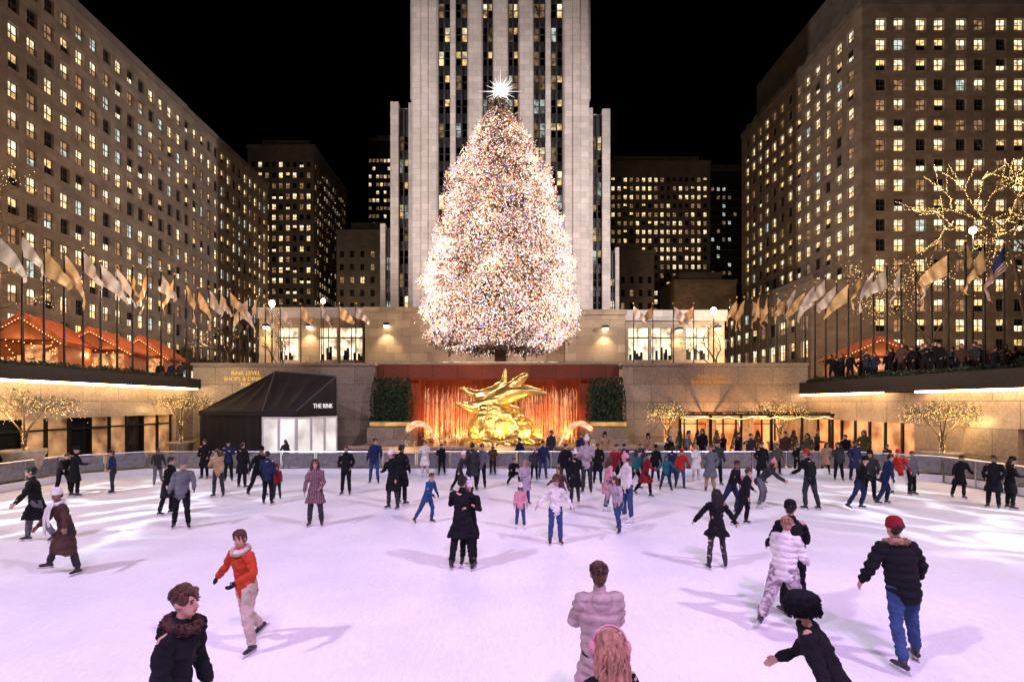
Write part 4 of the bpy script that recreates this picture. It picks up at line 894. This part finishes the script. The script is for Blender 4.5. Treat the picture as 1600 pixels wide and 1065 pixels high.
    up_.tube([P0+T*.50,P0+T*.585+V((0,.004,0))],[(.082,.078),(.07,.07)],ref=X1,n=12)
    if p.get('hood'): up_.ell(P0+T*.50+V((0,.10,.0)),(.105,.06,.10),None,14,10)
    if style=='coat':
        kc=(J['knee',-1]+J['knee',1])/2; sx=abs(J['knee',1].x-J['knee',-1].x)/2; sy=abs(J['knee',1].y-J['knee',-1].y)/2; cl=p.get('clen',.95)
        b0=P0.lerp(kc,cl); up_.tube([P0+T*.06,P0-V((0,0,.05)),P0.lerp(kc,cl*.55),b0],[(.17,.13),(.19,.15),(.15+sx*.7,.14+sy*.6),(.15+sx,.135+sy*.95)],ref=(1,0,0),n=18,round_=False)
    tro=MB(); tr_=p.get('trw',1.0)
    tro.tube([P0-T*.07,P0+T*.08],[(.156,.118),(.150,.11)],ref=X1,n=14)
    for s_ in(-1,1): tro.tube([J['hip',s_]+V((0,0,.02)),J['hip',s_].lerp(J['knee',s_],.5),J['knee',s_],J['knee',s_].lerp(J['ank',s_],.5),J['ank',s_]+(J['knee',s_]-J['ank',s_])*.10],[.104*tr_,.092*tr_,.074*tr_,.068*tr_,.064*tr_],n=12)
    boots=[];blades=[]
    for s_ in(-1,1):
        sh=(J['knee',s_]-J['ank',s_]).normalized(); lift=J['ank',s_].z-.145
        fo=V((s_*.22,-1,0)).normalized()
        if lift>.05: fo=(fo-sh*fo.dot(sh)).normalized()
        upv=V((0,0,1)) if lift<=.05 else (sh)
        upv=(upv-fo*upv.dot(fo)).normalized(); A=J['ank',s_]; b_=MB()
        b_.tube([A+sh*.13,A+sh*.02,A-upv*.035+fo*.015],[.058,.05,.05],n=12)
        b_.tube([A-upv*.06-fo*.055,A-upv*.06+fo*.06,A-upv*.068+fo*.15],[(.038,.033),(.042,.035),(.036,.022)],ref=(upv.cross(fo)),n=12)
        boots.append(b_); bl=MB(); rt=upv.cross(fo).normalized(); Mx=Matrix(((rt.x,fo.x,upv.x,A.x),(rt.y,fo.y,upv.y,A.y),(rt.z,fo.z,upv.z,A.z),(0,0,0,1)))
        bl.box(-.004,.004,-.10,.19,-.143,-.12,0,Mx); bl.box(-.006,.006,-.08,-.04,-.12,-.09,0,Mx); bl.box(-.006,.006,.07,.13,-.12,-.09,0,Mx); blades.append(bl.mesh('blade',[M_steel]))
    A={'Mh':Mh,'nb':P0+T*.565,'hand':hand,'J':J,'puffy':p.get('puffy'),'fine':fine,'style':style,'blades':blades}
    vb=.0095 if fine else .018; vc=.013 if fine else .024
    PREP.append((A,[('body',body,vb,1),('top',up_,vc,2),('trousers',tro,vc,2),('boot0',boots[0],.01 if fine else .016,1),('boot1',boots[1],.01 if fine else .016,1)]))
    return A
def crease(c,f,a): 
    k=noise.noise(V((c.x*f,c.y*f,c.z*f*1.5))); k2=noise.noise(V((c.x*f*2.1+5,c.y*f*2.1,c.z*f*2.6)))
    return a*(.5-2.4*abs(k))+a*.5*(.4-1.8*abs(k2))
def run_prep():
    items=[];idx=[]
    for A,l in PREP:
        for nm,mb,vx,sm in l: items.append((mb,vx,sm)); idx.append((A,nm))
    for (A,nm),me in zip(idx,voxelise(items)):
        A[nm]=me
        if nm=='body':
            me.materials.append(None); me.materials.append(None)
            hs=A['hand']; mi=[0]*len(me.polygons)
            for k,pl in enumerate(me.polygons):
                c=pl.center
                if (c-hs[0]).length<.115 or (c-hs[1]).length<.115: mi[k]=1
            me.polygons.foreach_set('material_index',mi)
        elif nm=='top':
            if A['puffy']: displace(me,lambda c:.018*abs(math.sin(c.z*32+.8*noise.noise(c*4)))-.008+crease(c,9,.008))
            else: displace(me,lambda c:crease(c,6.5,.019))
            me.materials.append(None)
        elif nm=='trousers': displace(me,lambda c:crease(c,9,.013)); me.materials.append(None)
        else: me.materials.append(None)
    PREP.clear()
def setm(o,i,m): o.material_slots[i].link='OBJECT'; o.material_slots[i].material=m
for me in list(HAIR.values())+[MUFF,FUR,SCARF]:
    if not len(me.materials): me.materials.append(None)
def person(A,loc,rz,sc_,label,top,bot,hg,hc,hcol=None,skin=None,glove=None,extra=(),group=None,boot=None,z=0,low=False):
    t=thing('person',label,'person',(loc[0],loc[1],z),R(rz),group); t.scale=(sc_,sc_,sc_); skin=skin or M_skin
    o=link('body',A['body'],t); setm(o,0,skin); setm(o,1,glove or skin)
    o=link('coat' if A['style']=='coat' else 'jacket',A['top'],t); setm(o,0,cloth(top))
    o=link('trousers',A['trousers'],t); setm(o,0,cloth(bot))
    if not low:
        for k in(0,1):
            o=link('ice_skate',A['boot%d'%k],t); setm(o,0,boot or M_boot); link('blade',A['blades'][k],o)
        link('eyes',EYES,t).matrix_local=A['Mh']; link('lips',LIPS,t).matrix_local=A['Mh']
    else:
        for k in(0,1): o=link('boot',A['boot%d'%k],t); setm(o,0,M_boot)
    f=A['fine']
    if hg in('beanie','pom','fluffy'):
        o=link('hair',HAIR[('long' if hcol in('blonde','hairbr') else 'short',f)],t); o.matrix_local=A['Mh']@Matrix.Diagonal((.94,.94,.86 if hg!='fluffy' else .8,1)); setm(o,0,cloth(hcol or 'hairdk'))
        o=link('hat',HAIR[(hg,f)],t); o.matrix_local=A['Mh']; setm(o,0,cloth(hc))
    else:
        o=link('hair',HAIR[(hg,f)],t); o.matrix_local=A['Mh']; setm(o,0,cloth(hc))
    for e_,c_ in extra:
        me={'fur':FUR,'scarf':SCARF,'muff':MUFF}[e_]; o=link({'fur':'fur_collar','scarf':'scarf','muff':'ear_muffs'}[e_],me,t); setm(o,0,cloth(c_))
        if e_=='muff': o.matrix_local=A['Mh']
        else: o.location=A['nb']
    return t
PO={
'stand':dict(lean=3,la=(6,12,20,6),ra=(2,10,14,6),ll=(4,5,8),rl=(-2,5,2)),
'pocket':dict(lean=2,la=(-12,22,50,-14),ra=(-10,22,48,-14),ll=(6,3,8),rl=(0,5,3)),
'glide':dict(lean=16,la=(25,28,25,18),ra=(-18,26,20,20),ll=(24,5,30),rl=(-16,6,14)),
'stride':dict(lean=12,la=(-25,20,15,15),ra=(32,16,35,6),ll=(-24,8,10),rl=(26,5,22)),
'wide':dict(lean=10,la=(10,42,12,35),ra=(8,38,10,32),ll=(8,13,14),rl=(2,13,8)),
'bent':dict(lean=42,la=(38,14,10,8),ra=(45,10,20,5),ll=(22,8,34),rl=(10,9,24)),
'phone':dict(lean=3,la=(35,12,85,-25),ra=(30,12,80,-25),ll=(5,3,10),rl=(0,3,4)),
'turn':dict(lean=6,side=4,la=(20,14,40,2),ra=(-8,16,25,12),ll=(10,4,18),rl=(-8,6,6),hy=35),
'look':dict(lean=4,side=-3,la=(2,8,10,4),ra=(14,14,70,-18),ll=(0,6,3),rl=(8,4,12),hy=-30,hp=12),
'push':dict(lean=14,side=5,la=(-15,34,20,26),ra=(20,24,45,8),ll=(18,6,30),rl=(-20,12,8),hy=12)}
AR={}
for k in PO:
    for st in('jacket','coat'):
        if (k,st) in(('bent','coat'),('wide','coat')): continue
        AR[k,st]=make_pose(PO[k],st)
CR=make_pose(dict(lean=25,la=(40,20,40,5),ra=(40,20,50,5),ll=(95,14,125),rl=(80,14,115)),'jacket')
NP={}
def near(k,p,st='jacket'): NP[k]=make_pose(p,st,True)
near('n1',dict(lean=12,la=(-8,14,25,5),ra=(8,16,30,5),ll=(6,5,10),rl=(0,5,5),hy=-8,hood=1))
near('n2',dict(lean=12,side=4,la=(18,40,55,-5),ra=(-5,42,12,40),ll=(12,6,20),rl=(-10,4,30),hy=38,trw=1.05))
near('n3',dict(lean=12,side=-6,la=(10,48,10,42),ra=(14,30,30,10),ll=(-6,6,6),rl=(14,26,10),hy=25,clen=1.15,fem=1),'coat')
near('n4',dict(lean=4,la=(25,12,60,-14),ra=(22,12,62,-14),hy=-8,hp=12,puffy=1,hood=1,clen=.85,fem=1),'coat')
near('n5',dict(lean=8,la=(20,34,20,30),ra=(10,20,30,10),hy=-24,hp=4,fem=1))
near('n6',dict(lean=26,side=0,la=(-24,16,12,18),ra=(20,12,30,6),ll=(18,6,26),rl=(-4,8,12),hy=12,hp=8,fem=1))
near('n7',dict(lean=10,side=3,la=(-4,32,30,10),ra=(6,30,28,10),ll=(-12,7,16),rl=(14,10,10),hy=12,hp=6,puffy=1))
near('n8',dict(lean=9,la=(22,16,60,-6),ra=(10,18,50,-4),ll=(-22,6,14),rl=(16,7,14),hy=20,puffy=1,hood=1,trw=1.25,fem=1))
near('n9',dict(lean=12,side=-3,la=(8,40,18,30),ra=(4,36,20,28),ll=(-4,7,6),rl=(8,8,10),hp=8,clen=.5,fem=1,trw=.85),'coat')
near('n10',dict(lean=4,la=(35,12,80,-26),ra=(30,14,85,-26),ll=(2,8,4),rl=(-2,8,4),hp=8,clen=.8),'coat')
near('n11',dict(lean=8,la=(8,34,20,26),ra=(4,46,10,38),ll=(6,3,10),rl=(2,4,5),hp=5,fem=1,hood=1))
near('n12',dict(lean=4,la=(10,14,55,-10),ra=(4,16,20,4),ll=(5,5,8),rl=(0,5,4),hy=15,clen=.8,fem=1),'coat')
near('n13',dict(lean=10,la=(12,20,40,0),ra=(12,20,30,4)))
near('n14',dict(lean=8,la=(18,24,20,10),ra=(-14,16,20,10),ll=(-20,6,10),rl=(20,7,14),hy=10),'coat')
run_prep()
def gp(px,fy): Y=F*H/(fy-HY); return (X(px,Y),Y)
def gper(A,px,fy,hy_,rz,*a,**k):
    x,y=gp(px,fy); sc_=max(.62,min(1.12,(fy-hy_)*y/F/1.78)); return person(A,(x,y),rz,sc_,*a,**k)
G=M_blk
person(NP['n1'],(X(262,3.9),3.9),85,.995,'man with brown hair in black fur collared parka cropped at the bottom left','black','black','short','hairbr',extra=(('fur','brown'),))
gper(NP['n2'],392,1012,826,-28,'young man in orange red jacket and cream trousers skating with arms out','orange','beige','short','hairbr',glove=G,extra=(('fur','cream'),))
gper(NP['n3'],104,898,765,-30,'woman in white beanie, white scarf and long brown coat striding at the left','brown','charcoal','beanie','white',hcol='hairdk',skin=M_skin2,extra=(('scarf','white'),))
person(NP['n4'],(X(938,4.7),4.7),184,.94,'brown haired woman seen from behind in long taupe quilted coat','taupe','black','bun','hairbr')
person(NP['n5'],(X(966,3.3),3.3),205,.93,'person with wavy blonde hair and pink ear muffs cropped at the bottom edge','black','black','long','blonde',extra=(('muff','pink'),))
person(NP['n6'],(X(1310,4.2),4.2),-125,.90,'person in fluffy black hat and short black jacket leaning at the bottom right','black','black','fluffy','black',glove=M_skin)
gper(NP['n7'],1415,1040,818,176,'man seen from behind in black fur collared jacket and blue jeans at the right','black','jeans','beanie','dkred',hcol='hairdk',extra=(('fur','camel'),))
gper(NP['n8'],1222,982,812,128,'blonde woman in white puffer jacket and pale mottled trousers','white','camo','bun','blonde')
gper(NP['n13'],1240,960,790,175,'man in black beanie mostly hidden behind the woman in white puffer jacket','black','black','beanie','black')
gper(NP['n9'],1120,888,768,172,'dark haired woman seen from behind in short black coat and tights','black','charcoal','long','hairdk')
gper(NP['n10'],722,890,748,180,'person seen from behind in black coat standing feet apart at the rink centre','black','black','short','hairdk')
gper(AR['phone','coat'],732,882,756,4,'woman with white hat hugging the person in black coat','black','black','pom','white',hcol='hairbr')
gper(NP['n11'],868,850,748,5,'woman in white hooded jacket and blue jeans skating towards the camera','white','jeans','bun','hairbr')
gper(NP['n12'],493,822,720,10,'woman with brown hair in long striped mauve coat','stripe','charcoal','long','hairbr')
gper(NP['n14'],60,846,730,-60,'person in long black coat and grey trousers walking left near the left edge','black','grey','short','hairdk')
SK=[
(98,772,702,'bent','jacket',60,'black','black','short','hairdk','stooping person in black beside the left railing'),
(116,776,700,'look','coat',150,'black','black','beanie','black','person in long black coat and beanie next to the stooping one at the left'),
(176,770,705,'pocket','jacket',-40,'navy','charcoal','short','hairdk','person in dark navy jacket right of the long black coat pair'),
(246,757,700,'stride','jacket',40,'charcoal','grey','short','hairbr','person in charcoal jacket and grey trousers left of the tent'),
(260,804,716,'turn','coat',100,'black','black','short','hairdk','person in black coat close behind the grey hatted skater'),
(284,826,720,'turn','jacket',30,'grey','black','beanie','grey','skater in grey jacket, grey hat and black trousers on the left'),
(320,748,688,'pocket','coat',0,'black','black','short','hairdk','person in black coat by the left corner of the tent'),
(341,776,703,'look','jacket',0,'camel','charcoal','long','hairbr','woman in camel jacket in front of the tent'),
(357,752,690,'phone','jacket',20,'navy','black','beanie','black','person in navy with black beanie behind the camel jacket woman'),
(378,762,693,'stand','coat',170,'black','black','short','hairdk','person seen from behind in black coat in front of the tent doors'),
(402,775,697,'glide','jacket',60,'black','black','beanie','black','skater in black leaning right near the tent'),
(418,788,707,'turn','jacket',185,'navy','black','short','hairdk','skater in dark navy seen from behind beside the child in red'),
(433,780,728,'stand','jacket',10,'dkred','charcoal','pom','dkred','small child in dark red coat near the tent'),
(447,733,688,'look','coat',0,'charcoal','white','long','hairbr','person in charcoal standing at the white tent doors'),
(541,773,698,'pocket','jacket',0,'black','black','short','hairbr','man in dark jacket standing right of the tent'),
(585,755,686,'turn','jacket',10,'navy','jeans','short','hairdk','man in navy jacket and jeans by the fountain hedge'),
(614,795,706,'look','coat',-30,'black','charcoal','beanie','white','person in white hat and black coat left of the fountain'),
(627,788,697,'pocket','coat',150,'black','black','short','hairdk','taller dark figure right behind the white hatted person'),
(664,745,689,'phone','coat',0,'white','beige','short','hairbr','person in white coat near the left fountain jet'),
(665,817,738,'push','jacket',60,'blue','jeans','short','hairbr','child in blue jacket with one foot back'),
(716,768,706,'glide','jacket',80,'charcoal','black','pom','white','skater with white pompom hat behind the centre couple'),
(738,766,694,'stand','coat',170,'charcoal','black','short','hairdk','person in charcoal coat seen from behind below the sculpture'),
(752,762,695,'turn','jacket',0,'grey','black','short','hairbr','person in grey jacket just below the sculpture'),
(820,788,720,'look','coat',20,'lilac','jeans','long','blonde','woman in pale lilac coat with blonde hair near the centre'),
(813,826,758,'stand','jacket',0,'pink','jeans','pom','white','small child in pink with jeans in front of the lilac coat'),
(848,748,690,'stand','jacket',10,'navy','jeans','short','hairdk','man in navy jacket at the far railing below the sculpture'),
(835,750,700,'pocket','jacket',0,'charcoal','black','beanie','pink','person with pink beanie left of the man in navy'),
(877,798,728,'stride','jacket',-40,'brown','jeans','long','hairbr','woman with reddish hair in brown jacket behind the white hooded jacket'),
(882,760,694,'turn','jacket',0,'black','black','short','hairdk','man in black right of the sculpture at the railing'),
(899,786,707,'look','coat',200,'black','charcoal','pom','white','person in black coat and white pompom hat right of centre'),
(917,770,685,'phone','jacket',-20,'lilac','charcoal','pom','white','tall person in lilac jacket with white hat right of the fountain'),
(934,756,694,'pocket','coat',0,'black','black','short','hairdk','person in black coat between lilac and red jackets'),
(948,797,715,'turn','coat',100,'pink','jeans','long','hairbr','woman in pink coat and blue jeans right of centre'),
(958,768,692,'push','jacket',10,'dkred','black','short','hairbr','person in dark red jacket behind the pink coat'),
(967,831,742,'glide','jacket',-50,'lilac','jeans','long','hairbr','child in lilac patterned jacket gliding left'),
(981,815,713,'look','jacket',-80,'white','jeans','pom','pink','person in white jacket, jeans and pink hat bending over the child'),
(991,764,702,'glide','jacket',60,'teal','black','short','hairdk','skater in teal jacket right of the pink coat'),
(1006,775,706,'stride','coat',70,'dkred','black','short','hairdk','skater in dark red coat striding right'),
(1024,752,697,'stand','jacket',0,'black','black','beanie','black','person in black with black beanie at the right end of the railing group'),
(1040,766,712,'wide','jacket',0,'teal','navy','beanie','teal','child in teal jacket and beanie near the terrace'),
(1051,757,700,'stand','coat',180,'navy','black','short','hairdk','person in navy coat seen from behind near the terrace'),
(1063,763,703,'turn','jacket',0,'red','jeans','beanie','red','child in bright red jacket and red beanie near the terrace'),
(1087,750,696,'look','coat',10,'white','beige','long','blonde','woman in long white coat in front of the terrace'),
(1110,768,697,'pocket','coat',-20,'grey','camel','short','hairbr','person in grey coat and brown trousers near the terrace'),
(1120,758,690,'stand','jacket',0,'charcoal','black','beanie','charcoal','person in charcoal beanie behind the grey coat'),
(1140,802,718,'push','jacket',40,'black','navy','short','hairdk','big man in black jacket leaning right of the grey coat'),
(1158,820,730,'glide','jacket',80,'black','black','short','hairbr','skater in black gliding right behind the dark haired woman'),
(1166,792,734,'turn','jacket',-40,'pink','jeans','short','hairbr','child in pink jacket beside the gliding skater in black'),
(1188,793,712,'bent','jacket',60,'charcoal','grey','pom','pink','bending skater with pink hat, grey trousers and white skates'),
(1190,755,692,'pocket','coat',0,'black','black','short','hairdk','person in black coat by the potted tree at the terrace end'),
(1267,796,705,'turn','jacket',200,'black','charcoal','beanie','red','skater in black jacket with red beanie on the right'),
(1310,751,692,'look','jacket',-20,'charcoal','black','long','hairdk','woman in charcoal jacket at the far right railing'),
(1335,751,690,'pocket','coat',0,'navy','black','short','hairdk','person in navy coat right of the charcoal jacket woman'),
(1339,795,713,'push','jacket',60,'black','navy','beanie','black','skater in black jacket and navy trousers near the right railing'),
(1359,783,706,'pocket','jacket',-30,'charcoal','black','beanie','black','person in charcoal with black beanie between the two navy skaters'),
(1380,788,708,'glide','jacket',80,'navy','navy','short','hairdk','skater dressed all in navy gliding right'),
(1407,772,702,'stride','jacket',-60,'red','white','beanie','red','skater in red jacket and white trousers on the right'),
(1424,773,706,'look','jacket',10,'grey','black','short','hairbr','person in grey jacket right of the red jacket skater'),
(1498,778,712,'turn','coat',-10,'black','black','short','hairdk','person in long black coat by the right potted tree'),
(1553,794,713,'pocket','coat',-60,'black','black','short','hairdk','person in long black coat at the right edge, left of the pair'),
(1578,795,716,'look','coat',60,'black','black','beanie','black','person in black beanie and coat, right of the pair at the right edge'),
(1214,742,694,'stand','jacket',0,'olive','black','short','hairbr','person in olive jacket behind the railing at the terrace end'),
(1245,741,694,'pocket','jacket',20,'black','black','beanie','grey','person in black with grey beanie behind the far railing'),
(1290,741,692,'turn','coat',-20,'camel','black','long','hairbr','woman in camel coat behind the far right railing'),
(1385,744,695,'stand','jacket',0,'charcoal','black','short','hairdk','person in charcoal behind the skater in navy at the far right'),
(690,742,694,'look','jacket',0,'black','black','short','hairdk','person in black at the railing left of the sculpture'),
(770,742,696,'phone','jacket',0,'brown','black','long','blonde','blonde woman in brown jacket at the railing under the sculpture'),
(975,745,695,'stand','jacket',0,'navy','black','beanie','navy','person in navy beanie behind the railing right of the fountain'),
(1000,742,694,'pocket','coat',0,'charcoal','black','short','hairdk','person in charcoal coat behind the railing near the right hedge'),
]
for i,(px,fy,hy_,po,st,rz,tp,bt,hg,hc,lab) in enumerate(SK):
    gper(AR[po,st],px,fy,hy_,rz,lab,tp,bt,hg,hc,hcol='hairbr' if i%3==0 else 'hairdk',glove=G if i%2 else None,boot=M_bootw if (tp in('pink','white') or 'white skates' in lab) else None,skin=M_skin2 if i%7==3 else None)
gper(CR,801,757,700,20,'person in black crouching on the ice below the sculpture','black','black','short','hairdk')
rr=random.Random(31)
xs=[812,862,908,945,1014,1046,1072,1098,1130,1152,1172,1228,1262,1276,1322,1350]
for i,px in enumerate(xs):
    Y=rr.uniform(23.7,26.6); c=rr.choice(['black','navy','charcoal','camel','dkred','grey','black','olive','black','brown']); hg=rr.choice(['short','beanie','long','short'])
    person(AR[rr.choice(['stand','pocket','phone','turn','look']),rr.choice(['jacket','coat'])],(X(px,Y),Y),rr.uniform(-70,70),rr.uniform(.86,1.05),'spectator in %s behind the far railing, %s from the left'%(c.replace('dkred','dark red'),ORD[i]),c,rr.choice(['black','jeans']),hg,rr.choice(['hairdk','hairbr','hairdk']) if hg in('short','long') else rr.choice(['white','black','charcoal','dkred']),hcol='hairbr',group='spectators behind the far railing',low=True)
rr=random.Random(77)
for i in range(46):
    Y=rr.uniform(25.0,33); px=rr.uniform(1250,1600) if i<40 else rr.uniform(1180,1260); x=X(px,Y)
    if x<20.8: x=20.8+rr.random()*1.5
    kd=rr.choice(['black','navy','charcoal','black','brown','black'])
    person(AR[rr.choice(['stand','pocket','phone','turn','look']),'jacket'],(x,Y),rr.choice((-60,-40,-80,-20,180)),rr.uniform(.85,1.02),'onlooker in %s among the crowd on the right plaza above the rink'%(kd+' clothes'),kd,'black',rr.choice(['short','beanie','long']),rr.choice(['hairdk','hairbr','hairdk']),group='onlookers in %s on the right plaza'%kd,z=PZ,low=True)
for i,(px,lab) in enumerate([(480,'onlooker in black above the tent'),(496,'onlooker in navy above the tent, right of the first'),(530,'onlooker in charcoal left of the tree'),(250,'onlooker in black behind the left flagpoles'),(268,'onlooker in navy behind the left flagpoles'),(282,'onlooker in charcoal behind the left flagpoles')]):
    Y=37.5; person(AR['stand','jacket'],(X(px,Y),Y),rr.choice((0,30,-30)),.95,lab,['black','navy','charcoal'][i%3],'black','short','hairdk',z=PZ,low=True)
light('SPOT',(22,16,11),350,(1,.7,.45),.2,(25,30,5),90,.9,name='plaza_light')  # unseen spot added to light the crowd on the right
SC.children.link(HOLD)
bpy.context.scene.camera=co
